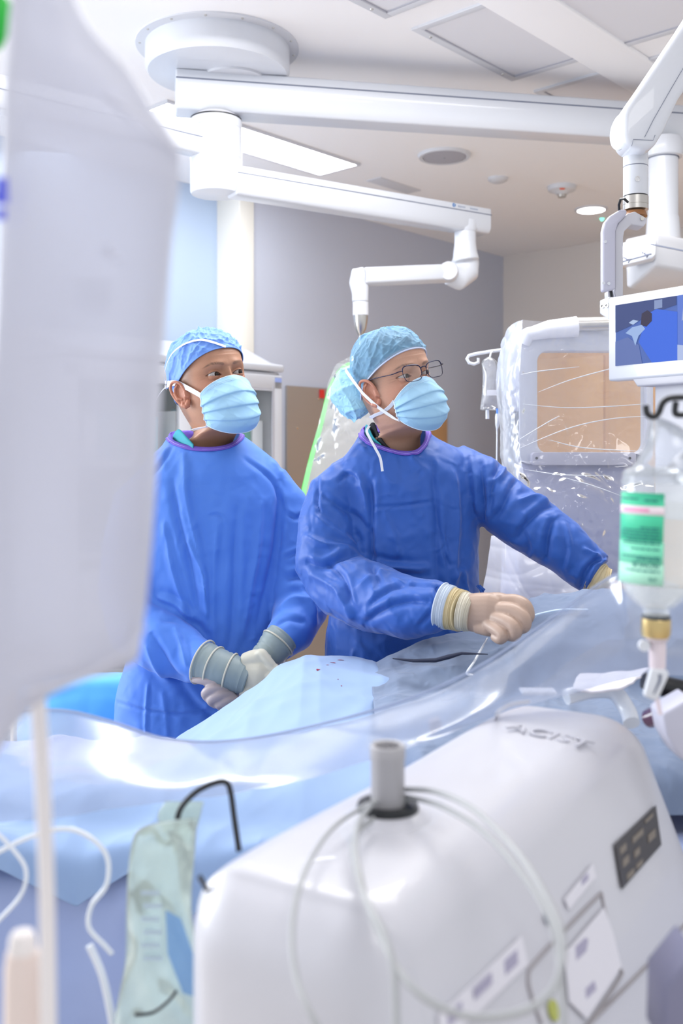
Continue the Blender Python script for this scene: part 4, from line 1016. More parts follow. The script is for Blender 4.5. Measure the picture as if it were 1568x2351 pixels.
# purple neckline
def neck_ring(pts, m, parent, r=.006, name='neck_binding', flat=.45):
    s = spline(pts, 80); mb = MB(); mb.tube([Vector(p) for p in s], r, 10, flat=flat); return mb.obj(name, m, parent)
def neck_band(pts, m, parent, h=.013, name='neck_binding'):
    sp = spline(pts, 140); c = sp.mean(0); me = parent.data; top = []; bot = []; st = []
    from mathutils.bvhtree import BVHTree
    tr = BVHTree.FromPolygons([v.co for v in me.vertices], [tuple(p.vertices) for p in me.polygons])
    for q in sp:
        o = Vector((q[0]-c[0], q[1]-c[1], 0)).normalized(); p = Vector(q)
        w_ = .0012*math.sin(q[0]*900)
        hit = tr.find_nearest(p+o*h*.75-Z3*h*.75); n = hit[1]; n = n if n.dot(o-Z3*.2+Vector((0,-.2,.5))) > 0 else -n
        bot.append(hit[0]+n*(.0022+w_*.4)); top.append(p+o*.001+Z3*.0015); st.append((bot[-1]*.62+top[-1]*.38)+n*.0022)
    mb = MB(); pt = []
    for a, b in zip(top, bot):
        for k in range(6): t = k/5; pt.append(a.lerp(b, t)+(a-Vector(c)).normalized()*.0026*math.sin(PI*t))
    mb.grid(pt, len(top), 6); o_ = mb.obj(name, m, parent, auto=None, solid=.0025)
    q = MB(); q.tube(st, .0005, 6); q.obj('neck_stitching', mat('lilac_stitch', (.45,.38,.85,1), .6), o_)
    return o_
neck_band(nk1, M_PURPLE, gL)
band([P(398,1000,2.575), P(404,990,2.54), P(412,986,2.505), P(424,998,2.47), P(444,1020,2.445)], [P(398,1035,2.60), P(404,1035,2.57), P(410,1036,2.515), P(424,1042,2.475), P(444,1046,2.45)], M_SCRUB, 'scrub_collar', manL)

M_GLOVEC = mat('cream_glove', (.54,.52,.43,1), .45, bump=(90,.15,0,.002)); M_GLOVEG = mat('grey_green_cuff', (.24,.30,.31,1), .5, bump=(60,.15,0,.002)); M_GLOVEM = mat('mauve_glove', (.36,.31,.325,1), .45, bump=(90,.15,0,.002))
lower_clothes(485, YL+.03, manL)
# near hand (his right): cuffed wrist reaching right and down, clasping the other hand
def glove_cuff(pts, rr, m, parent, ringm=None, name='glove_cuff'):
    mb = MB(); s = spline(pts, 24); rs = np.interp(np.linspace(0,1,24), np.linspace(0,1,len(rr)), rr)
    rs = [float(a+.0010*math.sin(i*2.4)) for i, a in enumerate(rs)]
    mb.tube([Vector(p) for p in s], rs, 32); o = mb.obj(name, m, parent)
    return o
c1 = [P(466,1520,2.30), P(500,1534,2.285), P(540,1548,2.275), P(572,1560,2.27)]
cuL = glove_cuff(c1, [.049,.046,.042,.038], M_GLOVEG, manL)
for k_, t_ in ((0,.053),(6,.0485),(13,.0455)):
    s = spline(c1, 24); p = Vector(s[k_]); d_ = Vector(s[k_+1]-s[k_]).normalized(); a_ = d_.orthogonal().normalized(); b_ = d_.cross(a_)
    mb = MB(); mb.tube([p+a_*math.cos(t)*t_+b_*math.sin(t)*t_ for t in np.linspace(0, 2*PI, 33)[:-1]], .0022, 8, closed=True); mb.obj('rolled_rim', M_GLOVEC, cuL)
ex = [([P(545,1548,2.275), P(572,1552,2.266), P(598,1556,2.258), P(622,1560,2.255)], [.022,.027,.030,.026], 1.55),
      ([P(560,1520,2.27), P(590,1512,2.262), P(615,1524,2.258)], [.018,.020,.018], 1.1), ([P(560,1584,2.265), P(585,1596,2.25), P(610,1592,2.245)], [.020,.022,.020], 1.1)]
fg = [([P(610,1530,2.25), P(634,1536,2.235), P(648,1556,2.225), P(640,1576,2.22)], [.012,.011,.0105,.009]), ([P(605,1550,2.245), P(632,1560,2.228), P(640,1582,2.22), P(626,1596,2.222)], [.012,.0115,.0105,.009]),
      ([P(600,1568,2.24), P(622,1584,2.224), P(622,1602,2.22), P(606,1608,2.224)], [.012,.011,.010,.009]), ([P(588,1584,2.24), P(606,1600,2.228), P(600,1614,2.226), P(586,1614,2.23)], [.011,.010,.0095,.0085]),
      ([P(585,1512,2.262), P(600,1500,2.25), P(612,1512,2.242), P(628,1530,2.236)], [.013,.012,.011,.009])]
gm = hand(None, None, None, fg, None, extra=ex, vox=.0024, sm=12); link('glove', gm, M_GLOVEC, manL)
# far hand (his left): cuff from the right sleeve, fingers wrapped beneath
c2 = [P(650,1462,2.325), P(636,1478,2.315), P(620,1498,2.305), P(604,1512,2.30), P(596,1522,2.30)]
cuR = glove_cuff(c2, [.040,.042,.038,.034,.030], M_GLOVEG, manL)
for k_, t_ in ((5,.043),):
    s = spline(c2, 24); p = Vector(s[k_]); d_ = Vector(s[k_+1]-s[k_]).normalized(); a_ = d_.orthogonal().normalized(); b_ = d_.cross(a_)
    mb = MB(); mb.tube([p+a_*math.cos(t)*t_+b_*math.sin(t)*t_ for t in np.linspace(0, 2*PI, 33)[:-1]], .002, 8, closed=True); mb.obj('rolled_rim', M_GLOVEC, cuR)
ex = [([P(600,1520,2.31), P(560,1555,2.30), P(520,1580,2.285), P(500,1590,2.275)], [.022,.024,.024,.020], 1.3)]
fg = [([P(520,1570,2.27), P(490,1566,2.255), P(465,1562,2.26), P(446,1560,2.27)], [.011,.0115,.0105,.008]),
      ([P(520,1582,2.262), P(490,1582,2.245), P(472,1592,2.25), P(480,1606,2.262)], [.012,.013,.0115,.0095]), ([P(530,1596,2.258), P(502,1598,2.240), P(484,1608,2.246), P(494,1618,2.258)], [.012,.0125,.011,.009]),
      ([P(540,1606,2.255), P(516,1612,2.240), P(502,1618,2.246), P(512,1626,2.258)], [.011,.0115,.010,.0085]), ([P(612,1520,2.30), P(628,1528,2.285), P(638,1542,2.278), P(642,1552,2.276)], [.012,.0115,.010,.0085])]
gm = hand(None, None, None, fg, None, extra=ex); link('glove', gm, M_GLOVEM, manL)

# ---------------------------------------------------------------- RIGHT MAN
YR = 2.47
KY = .965
SK2 = (.50,.285,.20,1)
manR = thing('person', 'man in dark blue gown, glasses and sheer bouffant cap, reaching over the patient', 'person', (P(920,1050,YR).x, YR*KY, 0))
hR = make_head(math.radians(38), math.radians(9), math.radians(11), P(961,858,2.36), SK2, (P(907,1060,YR).x, 2.50*KY, P(918,1050,YR).z), math.radians(15),
    dict(scale=1.04, zup=.90, zdn=1.0, kb=.70, neck=1.04, ear_f=.016, ear_z=-.016, ear_x=.069, brow_col=(.09,.06,.05), brow_k=.8, hair_col=(.07,.06,.055), hair_k=.7, nose=1.0, open=.85, lines=3, bags=1.3, crow=1.6, brow=1.1, sideburn=-.030))
tr_, li_ = simple_body(YR+.03, 925, 1035, [(P(810,1110,2.53),.045),(P(750,1310,2.40),.038),(P(1030,1390,2.16),.027)], [(P(1040,1100,2.53),.045),(P(1230,1220,2.42),.038),(P(1375,1315,2.36),.027)])
ears = [ear_mesh(hR, -1), ear_mesh(hR, 1)]
person_body('body', hR, SK2, ears, tr_, li_, manR)
eyes(hR, (math.radians(12), math.radians(-3)), (.035,.02,.012,1), manR, 'brown')
# dark hair seen through the net cap
M_HAIR = mat('dark_hair', (.06,.05,.05,1), .7, bump=(300,.5,2,.002))
cap_surface(hR, lambda f, x: .030+.50*f-.010, lambda t, a: .0015+.003*np.sin(t*PI*.5), (5,.001), 8, 'hair', M_HAIR, manR)
def net(name, c, op):
    m = fabric(name, c, .7, 190, .6); b = m.node_tree.nodes['Principled BSDF']; b.inputs['Alpha'].default_value = op; return m
M_NET = net('sheer_blue_net', (.25,.52,.78,1), .52); M_NET2 = net('sheer_cyan_net', (.42,.76,.95,1), .90)
capR, edgeR = cap_surface(hR, lambda f, x: .010+.52*f, lambda t, a: .003+.010*np.sin(np.clip(t*1.3,0,1)*PI*.5), (12,.036), 15, 'bouffant_cap', M_NET, manR, crown=.002)
mb = MB(); mb.tube([Vector(p) for p in edgeR], .0017, 6, closed=True); mb.obj('elastic_hem', mat('net_hem', (.55,.62,.82,1), .7), capR)
# bunched pouch of the cap hanging behind the ear
rng = np.random.RandomState(9); nu, nv = 120, 80; vv = []
pc = np.array(P(813,903,2.47))
for i in range(nu):
    th = 2*PI*i/nu
    for j in range(nv):
        ph = PI*j/(nv-1); d_ = np.array([math.sin(ph)*math.cos(th), math.sin(ph)*math.sin(th), math.cos(ph)])
        rr = 1+.09*math.sin(2*th+1.2*ph+.5)+.10*(1-abs(math.sin(1.5*ph*2+th+1)))**2+.06*(1-abs(math.sin(3*th-2*ph)))**3-.08
        vv.append(pc+np.array([.054, .050, .062])*d_*rr)
mb = MB(); mb.grid([tuple(p) for p in vv], nu, nv, wrap=True); mb.obj('cap_pouch', M_NET2, capR, auto=None)
mR, wR = make_mask(hR, [.097,.106,.119,.126,.125,.115,.092], manR, 21, M_MASKL, zc=[-.010,-.023,-.046,-.070,-.096,-.115,-.128], ztop=-.046, zbot=-.088, side_f=.062, side_x=.0650)
# crossed ties
strap(hR, [(-.0655,.063,-.046), hp_(.045,-.055,lift=.004), hp_(.025,-.062,lift=.005), hp_(.0,-.064,lift=.005), hp_(-.03,-.066,lift=.004), hp_(-.06,-.066,lift=.006)], mR)
strap(hR, [(-.066,.062,-.090), hp_(.040,-.078,lift=.006), hp_(.020,-.050,lift=.009), hp_(.004,-.020,lift=.016), hp_(-.010,.008,lift=.020), hp_(-.030,.035,lift=.022), hp_(-.050,.055,lift=.024)], mR)
strap(hR, [tuple(P(848,978,2.40)), tuple(P(842,990,2.385)), tuple(P(850,1008,2.375)), tuple(P(862,1030,2.37)), tuple(P(873,1052,2.368)), tuple(P(878,1082,2.366))], mR, local=False, r=.003)
# glasses
M_FRAME = mat('dark_blue_frame', (.012,.014,.05,1), .25, metal=.3); M_LENS = mat('spectacle_lens', (.95,.98,.97,1), .05, alpha=.03, spec=.2)
gl = bpy.data.objects.new('eyeglasses', None)
def GLp(x, f, z): return Vector(hR['T'](np.array([[x, -f, z]]))[0])
gb = MB()
def rimpts(sx):
    o = []
    for k in range(40):
        th = 2*PI*k/40; c, s = math.cos(th), math.sin(th); e = 3.4
        x = .0262*math.copysign(abs(c)**(2/e), c); z = .0178*math.copysign(abs(s)**(2/e), s)
        z = z-.002*(x*sx > 0)*0+.0015*(x*sx/.0245)*(s > 0); x = x*(1-.06*(s < 0))
        o.append((sx*.0340+x, .1090-.0040*((sx*.0340+x)/.06)**2, z+.0020))
    return o
rims = []
for sx in (-1, 1):
    gb.tube([GLp(*q) for q in rimpts(sx)], .00085, 8, closed=True)
    gb.tube([GLp(*q) for q in rimpts(sx)[1:20]], .0013, 8)
gb.tube([GLp(-.0080,.1092,.010), GLp(-.004,.111,.0120), GLp(.004,.111,.0120), GLp(.0080,.1092,.010)], .0013, 8)
for sx in (-1, 1): gb.tube([GLp(sx*.009,.1085,-.004), GLp(sx*.0085,.104,-.006), GLp(sx*.0095,.100,-.010)], .0009, 6)
eg = gb.obj('eyeglasses', M_FRAME, manR)
for sx in (-1, 1):
    tb = MB(); s = spline([GLp(sx*.0600,.1040,.0110), GLp(sx*.0690,.1010,.0105), GLp(sx*.0745,.085,.0095), GLp(sx*.0775,.05,.012), GLp(sx*.0790,.020,.013), GLp(sx*.077,-.005,.008), GLp(sx*.0745,-.020,-.010)], 40)
    tb.tube([Vector(p) for p in s], .0019, 8, flat=.6); tb.obj('temple_arm', M_FRAME, eg)
    lm = MB(); pts = [GLp(*q) for q in rimpts(sx)]; lm.prism(pts, (GLp(0,.1,0)-GLp(0,.101,0))*1.0); lm.obj('lens', M_LENS, eg, smooth=False)
# gown
TR = loft([torso_ring(1000,868,985,.055,.06,2.50), torso_ring(1014,850,1010,.066,.075,2.50), torso_ring(1030,815,1050,.080,.09,2.50), torso_ring(1060,775,1085,.105,.11,2.50), torso_ring(1120,768,1098,.125,.12,2.50), torso_ring(1220,775,1100,.130,.12,2.50),
    torso_ring(1340,768,1098,.128,.12,2.50), torso_ring(1450,750,1096,.130,.13,2.50), torso_ring(1560,745,1100,.135,.14,2.50), torso_ring(1750,742,1105,.14,.15,2.50), torso_ring(2000,740,1110,.14,.15,2.50), torso_ring(2200,740,1110,.14,.15,2.50)], n=90)
TR.tube([P(860,1080,2.50), P(805,1090,2.49), P(770,1130,2.47), P(752,1200,2.45), P(752,1290,2.42), P(790,1345,2.37), P(860,1375,2.29), P(940,1395,2.22), P(1000,1392,2.17), P(1022,1390,2.155)], [.02,.050,.064,.070,.080,.078,.074,.068,.055,.046], 44)
TR.tube([P(1000,1080,2.50), P(1050,1075,2.50), P(1098,1106,2.47), P(1160,1165,2.45), P(1225,1210,2.42), P(1290,1255,2.39), P(1345,1300,2.365), P(1372,1318,2.355)], [.02,.054,.068,.072,.070,.064,.055,.050], 44)
meR = fuse(TR, .0042, 6)
foldsR = [
 ([(850,1100),(850,1200),(855,1290),(870,1340)], 8, -.012), ([(820,1090),(840,1140),(848,1210)], 7, .008), ([(775,1110),(800,1090),(830,1110)], 6, -.006),
 ([(990,1060),(1000,1160),(1005,1290),(1010,1400)], 8, -.008), ([(1040,1080),(1050,1160),(1048,1260),(1040,1370)], 8, .008), ([(1105,1060),(1110,1130),(1108,1200)], 6, -.012), ([(1080,1040),(1090,1100),(1096,1180)], 7, .006),
 ([(930,1010),(950,1060),(990,1090)], 9, .004), ([(860,1165),(930,1160),(1000,1150)], 4, -.004), ([(1004,1150),(1008,1200),(1020,1270),(1030,1300)], 4, -.007), ([(1040,1330),(1060,1310),(1070,1350),(1085,1390)], 6, .007),
 ([(700,1290),(740,1300),(790,1280),(830,1275)], 8, -.013), ([(710,1320),(770,1350),(800,1400),(810,1420)], 8, .010), ([(750,1290),(790,1330),(800,1390)], 7, -.008), ([(830,1340),(880,1310),(930,1300),(990,1305)], 8, .010),
 ([(840,1430),(880,1400),(940,1380),(1000,1385)], 8, -.010), ([(850,1390),(900,1350),(950,1340),(1010,1350)], 6, -.007), ([(900,1320),(930,1340),(950,1330)], 5, .006), ([(960,1440),(985,1410),(1005,1380)], 5, -.006),
 ([(830,1280),(900,1300),(970,1310)], 7, .010), ([(730,1130),(760,1150),(820,1190),(850,1230)], 8, -.008), ([(720,1180),(770,1220),(830,1260)], 8, .007), ([(730,1090),(728,1150),(735,1180)], 4, -.006), ([(800,1040),(820,1030),(840,1040)], 5, .006),
 ([(705,1230),(745,1250),(800,1255)], 8, .008), ([(1120,1200),(1150,1170),(1175,1120),(1190,1100)], 8, -.009), ([(1185,1240),(1210,1200),(1250,1165),(1280,1165)], 8, -.010), ([(1190,1150),(1230,1140),(1260,1155)], 8, .010), ([(1250,1290),(1255,1240),(1270,1190)], 8, -.012),
 ([(1300,1310),(1310,1260),(1295,1200)], 6, .008), ([(1330,1350),(1345,1310),(1370,1285),(1395,1280)], 6, -.010), ([(1350,1340),(1365,1300),(1385,1290)], 4, .008), ([(1120,1110),(1150,1090),(1165,1060)], 6, .006), ([(1210,1290),(1225,1260),(1215,1220)], 7, .008),
 ([(1150,1060),(1130,1120),(1125,1180)], 6, -.007), ([(1340,1260),(1370,1275),(1400,1290)], 5, .008), ([(880,1170),(905,1230),(930,1300)], 6, .003)]
nk2 = [P(836,990,2.57), P(838,1000,2.50), P(852,1014,2.445), P(880,1026,2.425), P(915,1036,2.412), P(950,1036,2.408), P(970,1020,2.43), P(976,995,2.47), P(965,985,2.57), P(900,975,2.62), P(840,980,2.60), P(836,990,2.57)]
fold_displace(meR, 2.40, foldsR, .0150, 14, 5); laplace(meR, 1, .3)
collarize(meR, nk2); gR = link('surgical_gown', meR, M_GOWN2, manR)
neck_band(nk2, M_PURPLE, gR)
band([P(846,985,2.54), P(852,972,2.50), P(860,972,2.475), P(868,994,2.45), P(885,1018,2.43), P(900,1032,2.42)], [P(846,1030,2.55), P(852,1034,2.51), P(862,1036,2.48), P(870,1040,2.45), P(886,1046,2.43), P(900,1050,2.42)], mat('black_knit', (.008,.008,.012,1), .8), 'black_collar', manR)
band([P(838,990,2.56), P(841,975,2.52), P(848,985,2.485), P(858,1004,2.455), P(875,1020,2.43)], [P(838,1030,2.57), P(842,1034,2.53), P(850,1036,2.49), P(860,1040,2.455), P(875,1046,2.43)], M_SCRUB, 'scrub_collar', manR)
# side tie of the gown
mb = MB(); mb.tube([P(1098,1345,2.42), P(1104,1352,2.41), P(1108,1362,2.41)], .006, 10, flat=.4); mb.tube([P(1100,1345,2.415), P(1112,1356,2.41)], .004, 8); mb.obj('gown_tie', M_GOWN2, gR)
lower_clothes(925, YR+.03, manR)
# gloves of the working hand
M_TAN = mat('tan_glove', (.42,.30,.24,1), .42, bump=(120,.18,0,.002)); M_CUFFY = mat('yellow_cuff', (.60,.50,.30,1), .5, bump=(90,.15,0,.002)); M_CUFFC = mat('clear_cuff', (.55,.62,.72,1), .4)
c3 = [P(1012,1390,2.155), P(1035,1396,2.145)]; o_ = glove_cuff(c3, [.047,.046], M_CUFFC, manR)
c3 = [P(1033,1396,2.145), P(1050,1400,2.138), P(1062,1403,2.13)]; o_ = glove_cuff(c3, [.0445,.043,.0425], M_CUFFY, manR)
c3 = [P(1058,1402,2.132), P(1075,1406,2.125), P(1086,1409,2.12)]; glove_cuff(c3, [.041,.0395,.036], mat('cream_cuff', (.62,.58,.48,1), .5), manR)
p_ = P(1013,1390,2.155); d_ = (P(1035,1396,2.145)-p_).normalized(); a_ = d_.orthogonal().normalized(); b_ = d_.cross(a_)
mb = MB(); mb.tube([p_+a_*math.cos(t)*.0475+b_*math.sin(t)*.0475 for t in np.linspace(0, 2*PI, 33)[:-1]], .0020, 8, closed=True); mb.obj('rolled_rim', M_CUFFC, manR)
ex = [([P(1072,1405,2.125), P(1095,1407,2.112), P(1125,1408,2.10), P(1150,1410,2.09)], [.024,.0265,.0275,.022], 1.55),
      ([P(1095,1436,2.105), P(1120,1442,2.09), P(1136,1446,2.085)], [.016,.017,.014], 1), ([P(1110,1378,2.11), P(1145,1378,2.10), P(1172,1384,2.09)], [.015,.016,.015], 1)]
fg = [([P(1150,1380,2.095), P(1182,1379,2.082), P(1206,1390,2.066), P(1215,1414,2.060), P(1205,1432,2.07)], [.0135,.0135,.0130,.0115,.009]),
      ([P(1148,1398,2.080), P(1178,1402,2.062), P(1202,1419,2.046), P(1204,1438,2.046), P(1190,1446,2.06)], [.0145,.0148,.0140,.0130,.010]),
      ([P(1138,1418,2.078), P(1164,1427,2.054), P(1182,1442,2.038), P(1181,1458,2.042), P(1167,1460,2.055)], [.0145,.0148,.0140,.0130,.010]),
      ([P(1122,1434,2.082), P(1141,1446,2.060), P(1154,1458,2.046), P(1148,1467,2.050), P(1136,1463,2.06)], [.0135,.0135,.0130,.0115,.009]),
      ([P(1110,1420,2.12), P(1140,1438,2.12), P(1170,1452,2.10), P(1190,1450,2.085)], [.014,.013,.012,.010])]
gm = hand(None, None, None, fg, None, extra=ex, vox=.0018, sm=3); link('glove', gm, M_TAN, manR)
# far hand under the plastic
c4 = [P(1362,1325,2.355), P(1380,1335,2.345), P(1398,1340,2.34)]; cf = glove_cuff(c4, [.043,.038,.033], M_CUFFY, manR)
ex = [([P(1395,1342,2.34), P(1420,1362,2.32), P(1440,1378,2.31)], [.028,.036,.030], .6)]
fg = [([P(1430,1358,2.31), P(1458,1372,2.295), P(1470,1392,2.29), P(1464,1404,2.29)], [.011,.0105,.010,.008]), ([P(1425,1370,2.305), P(1450,1388,2.285), P(1458,1406,2.28), P(1450,1416,2.28)], [.011,.0105,.010,.008]),
      ([P(1418,1382,2.30), P(1438,1400,2.28), P(1444,1414,2.275), P(1436,1422,2.275)], [.011,.0105,.010,.008]), ([P(1410,1390,2.30), P(1424,1406,2.28), P(1428,1418,2.275), P(1420,1424,2.275)], [.010,.010,.009,.008]),
      ([P(1402,1360,2.31), P(1400,1382,2.285), P(1406,1400,2.275)], [.012,.011,.009])]
gm = hand(None, None, None, fg, None, extra=ex); link('glove', gm, M_TAN, manR)

KY = 1.0
# ================================================================== SHIELD / DRAPED IMAGING UNIT (right, behind the reaching arm)
M_FILM = film('clear_drape_film', opac=.13, scale=22, strength=1.0, gloss=1.7, dist=.009, rough=.08)
M_FILMW = film('milky_drape_film', opac=.66, scale=16, strength=.6, gloss=.45, dist=.005, rough=.3, haze=(.62,.66,.76,1))
M_FILML = film('lower_drape_film', tint=(.94,.95,1,1), opac=.30, haze=(.70,.76,.95,1), scale=4, strength=.6, gloss=1.0, dist=.02)
M_CLR = mat('clear_pale_plastic', (.80,.84,.90,1), .15, alpha=.75, coat=1)
YS = 2.90
im = thing('imaging_unit', 'white-framed imaging unit with a rounded window, wrapped in clear plastic behind the monitor', 'medical machine', (P(1330,1300,YS).x, YS, 0))
def rrect(x0, y0, x1, y1, r, Y, n=8):
    o = []
    for cx_, cy_, a0 in ((x1-r,y0+r,-90),(x1-r,y1-r,0),(x0+r,y1-r,90),(x0+r,y0+r,180)):
        for k in range(n+1):
            t = math.radians(a0+90*k/n); o.append(P(cx_+r*math.cos(t), cy_+r*math.sin(t), Y))
    return o
def ring_prism(mb, outer, inner, d):
    n = len(outer); d = Vector(d); v = outer+inner+[p+d for p in outer]+[p+d for p in inner]; f = []
    for k in range(n):
        j = (k+1) % n
        f += [(k, j, n+j, n+k), (2*n+k, 3*n+k, 3*n+j, 2*n+j), (k, 2*n+k, 2*n+j, j), (n+k, n+j, 3*n+j, 3*n+k)]
    mb.add(v, f)
mb = MB(); ring_prism(mb, rrect(1192,750,1500,1066,26,YS), rrect(1234,806,1484,1040,24,YS), (0,.06,0)); mb.obj('window_frame', mat('lilac_white', (.62,.64,.72,1), .4), im, bevel=.004)
mb = MB(); mb.prism(rrect(1232,804,1486,1042,24,YS+.02), (0,.004,0)); mb.obj('window_pane', mat('tinted_pane', (.98,.95,.9,1), .03, alpha=.10, spec=.9), im, smooth=False)
mb = MB(); mb.prism(rrect(1221,1038,1461,1068,9,YS-.03), (0,.03,0)); bar = mb.obj('lower_rail', LILAC, im, bevel=.002)
for x_ in (1232, 1446):
    s = MB(); s.lathe(P(x_,1052,YS-.031), [(.004,0),(.004,.001)], 12, axis=(0,-1,0)); s.obj('screw', DARK, bar)
mb = MB(); mb.prism([P(1462,1042,YS-.02), P(1472,1046,YS-.02), P(1470,1060,YS-.02), P(1462,1066,YS-.02)], (0,.02,0)); mb.obj('rail_tip', GROOVE, bar)
mb = MB(); mb.prism([P(1160,800,YS+.03), P(1196,745,YS+.03), P(1196,1090,YS+.03), P(1170,1085,YS+.03)], (0,.10,0)); mb.obj('side_flank', mat('lilac_white2', (.60,.62,.72,1), .4), im, bevel=.006)
mb = MB(); mb.prism(rrect(1181,944,1192,1036,2,YS+.012), (0,.02,0)); mb.obj('side_slot', DARK, im)
mb = MB(); mb.prism([P(1186,1062,YS+.01), P(1500,1062,YS+.01), P(1520,1210,YS-.06), P(1510,1420,YS+.0), P(1180,1420,YS+.0), P(1190,1200,YS+.0)], (0,.28,0)); mb.obj('lower_housing', mat('lilac_housing', (.36,.38,.54,1), .45), im, bevel=.02)
mb = MB(); c = P(1340,1420,YS+.14); mb.box((c.x, YS+.16, c.z/2), (.26,.20,c.z)); mb.box((c.x, YS+.16, .06), (.5,.4,.12)); mb.obj('pedestal', GREYP, im, bevel=.01)
mb = MB(); mb.tube([P(1316,745,YS-.01), P(1420,742,YS-.03)], .0205, 32); mb.obj('steel_tube', STEEL, im)
mb = MB(); mb.tube([P(1205,790,YS+.0), P(1215,768,YS-.01), P(1260,756,YS-.02), P(1324,750,YS-.02)], [.014,.020,.026,.030], 32); mb.obj('tube_sleeve', mat('sleeve_white', (.76,.77,.83,1), .4), im)
def sheet(outline_rows, nu, nv, wob, seed, m, name, parent=None, ridge=0.0, rs=9, solid=0, thick=None):
    """outline_rows: list of rows, each a list of points (top row first); spline both ways, cloth ridges along normals"""
    rows = [spline(r, nu) for r in outline_rows]; g = np.array([spline([rows[i][k] for i in range(len(rows))], nv) for k in range(nu)])
    rng = np.random.RandomState(seed); n = np.cross(np.gradient(g, axis=0), np.gradient(g, axis=1)); n /= (np.linalg.norm(n, axis=-1, keepdims=True)+1e-9)
    q = g*rs; d = np.zeros(g.shape[:2]); tot = 0
    for o in range(10):
        dv = rng.normal(size=3); dv /= np.linalg.norm(dv); f_ = 2**rng.uniform(0, 2.4); ph = rng.uniform(0, 6); wv = rng.normal(size=3)*.7; a = 1/f_**.7
        d += a*(1-np.abs(np.sin((q@dv)*f_+1.5*np.sin(q@wv+ph)+ph)))**2.5; tot += a
    g = g+n*(wob*(d/tot-.25))[..., None]
    mb = MB(); mb.grid([tuple(p) for p in g.reshape(-1, 3)], nu, nv); o = mb.obj(name, m, parent, auto=None, solid=solid)
    return o
S = lambda pts: [P(*p) for p in pts]
sheet([S([(1198,735,2.86),(1260,738,2.82),(1330,732,2.80),(1420,745,2.78),(1520,750,2.76)]),
       S([(1186,800,2.84),(1250,800,2.84),(1340,800,2.83),(1430,810,2.80),(1530,820,2.78)]),
       S([(1184,950,2.84),(1250,950,2.86),(1340,950,2.86),(1430,950,2.85),(1530,950,2.80)]),
       S([(1188,1060,2.84),(1250,1068,2.83),(1340,1068,2.83),(1430,1068,2.83),(1530,1060,2.80)]),
       S([(1200,1110,2.80),(1250,1160,2.78),(1340,1160,2.77),(1430,1160,2.77),(1530,1160,2.76)]),
       S([(1230,1190,2.78),(1280,1240,2.76),(1340,1280,2.76),(1430,1290,2.76),(1530,1290,2.74)]),
       S([(1260,1250,2.78),(1300,1320,2.76),(1350,1390,2.76),(1430,1400,2.76),(1530,1400,2.74)])], 150, 200, .020, 3, M_FILM, 'plastic_cover', im, rs=10)
sheet([S([(1150,790,2.98),(1170,750,2.92),(1200,735,2.87)]), S([(1140,880,2.98),(1160,880,2.88),(1195,860,2.84)]), S([(1148,980,2.98),(1168,980,2.88),(1190,980,2.84)]),
       S([(1150,1060,2.98),(1175,1070,2.88),(1200,1070,2.84)]), S([(1165,1100,2.95),(1190,1120,2.86),(1215,1130,2.83)])], 60, 120, .018, 8, M_FILMW, 'plastic_cover', im, rs=14)
sheet([S([(1128,1230,2.75),(1200,1225,2.72),(1290,1240,2.72),(1370,1280,2.70)]), S([(1120,1300,2.73),(1190,1300,2.69),(1270,1310,2.68),(1370,1330,2.68)]), S([(1108,1370,2.72),(1180,1380,2.66),(1260,1380,2.66),(1370,1390,2.66)]), S([(1100,1480,2.72),(1180,1480,2.66),(1260,1480,2.66),(1370,1480,2.66)])], 100, 80, .03, 12,
      film('white_drape_film', opac=.85, haze=(.88,.91,1,1), scale=6, strength=.8, gloss=1.2, dist=.02), 'plastic_skirt', im, rs=8)
for pts_ in ([(1186,1032,2.80),(1300,985,2.82),(1400,962,2.82),(1500,955,2.79)], [(1200,928,2.81),(1300,936,2.83),(1400,933,2.82),(1500,926,2.79)], [(1236,900,2.82),(1310,872,2.82),(1396,848,2.80),(1500,820,2.77)],
             [(1205,1078,2.79),(1290,1090,2.79),(1400,1092,2.79)], [(1290,1095,2.78),(1360,1115,2.76),(1430,1140,2.75)], [(1190,1010,2.81),(1260,968,2.83),(1285,955,2.83)], [(1262,1010,2.83),(1340,1028,2.82),(1470,1036,2.79)], [(1196,860,2.81),(1240,852,2.83),(1330,842,2.83)], [(1210,1120,2.77),(1260,1190,2.74),(1320,1250,2.73)]):
    q = MB(); s_ = spline(S(pts_), 30); q.tube([Vector(p) for p in s_], [.0004+.0011*math.sin(PI*i/29) for i in range(30)], 6); q.obj('film_crease', M_CLR, im, auto=None)
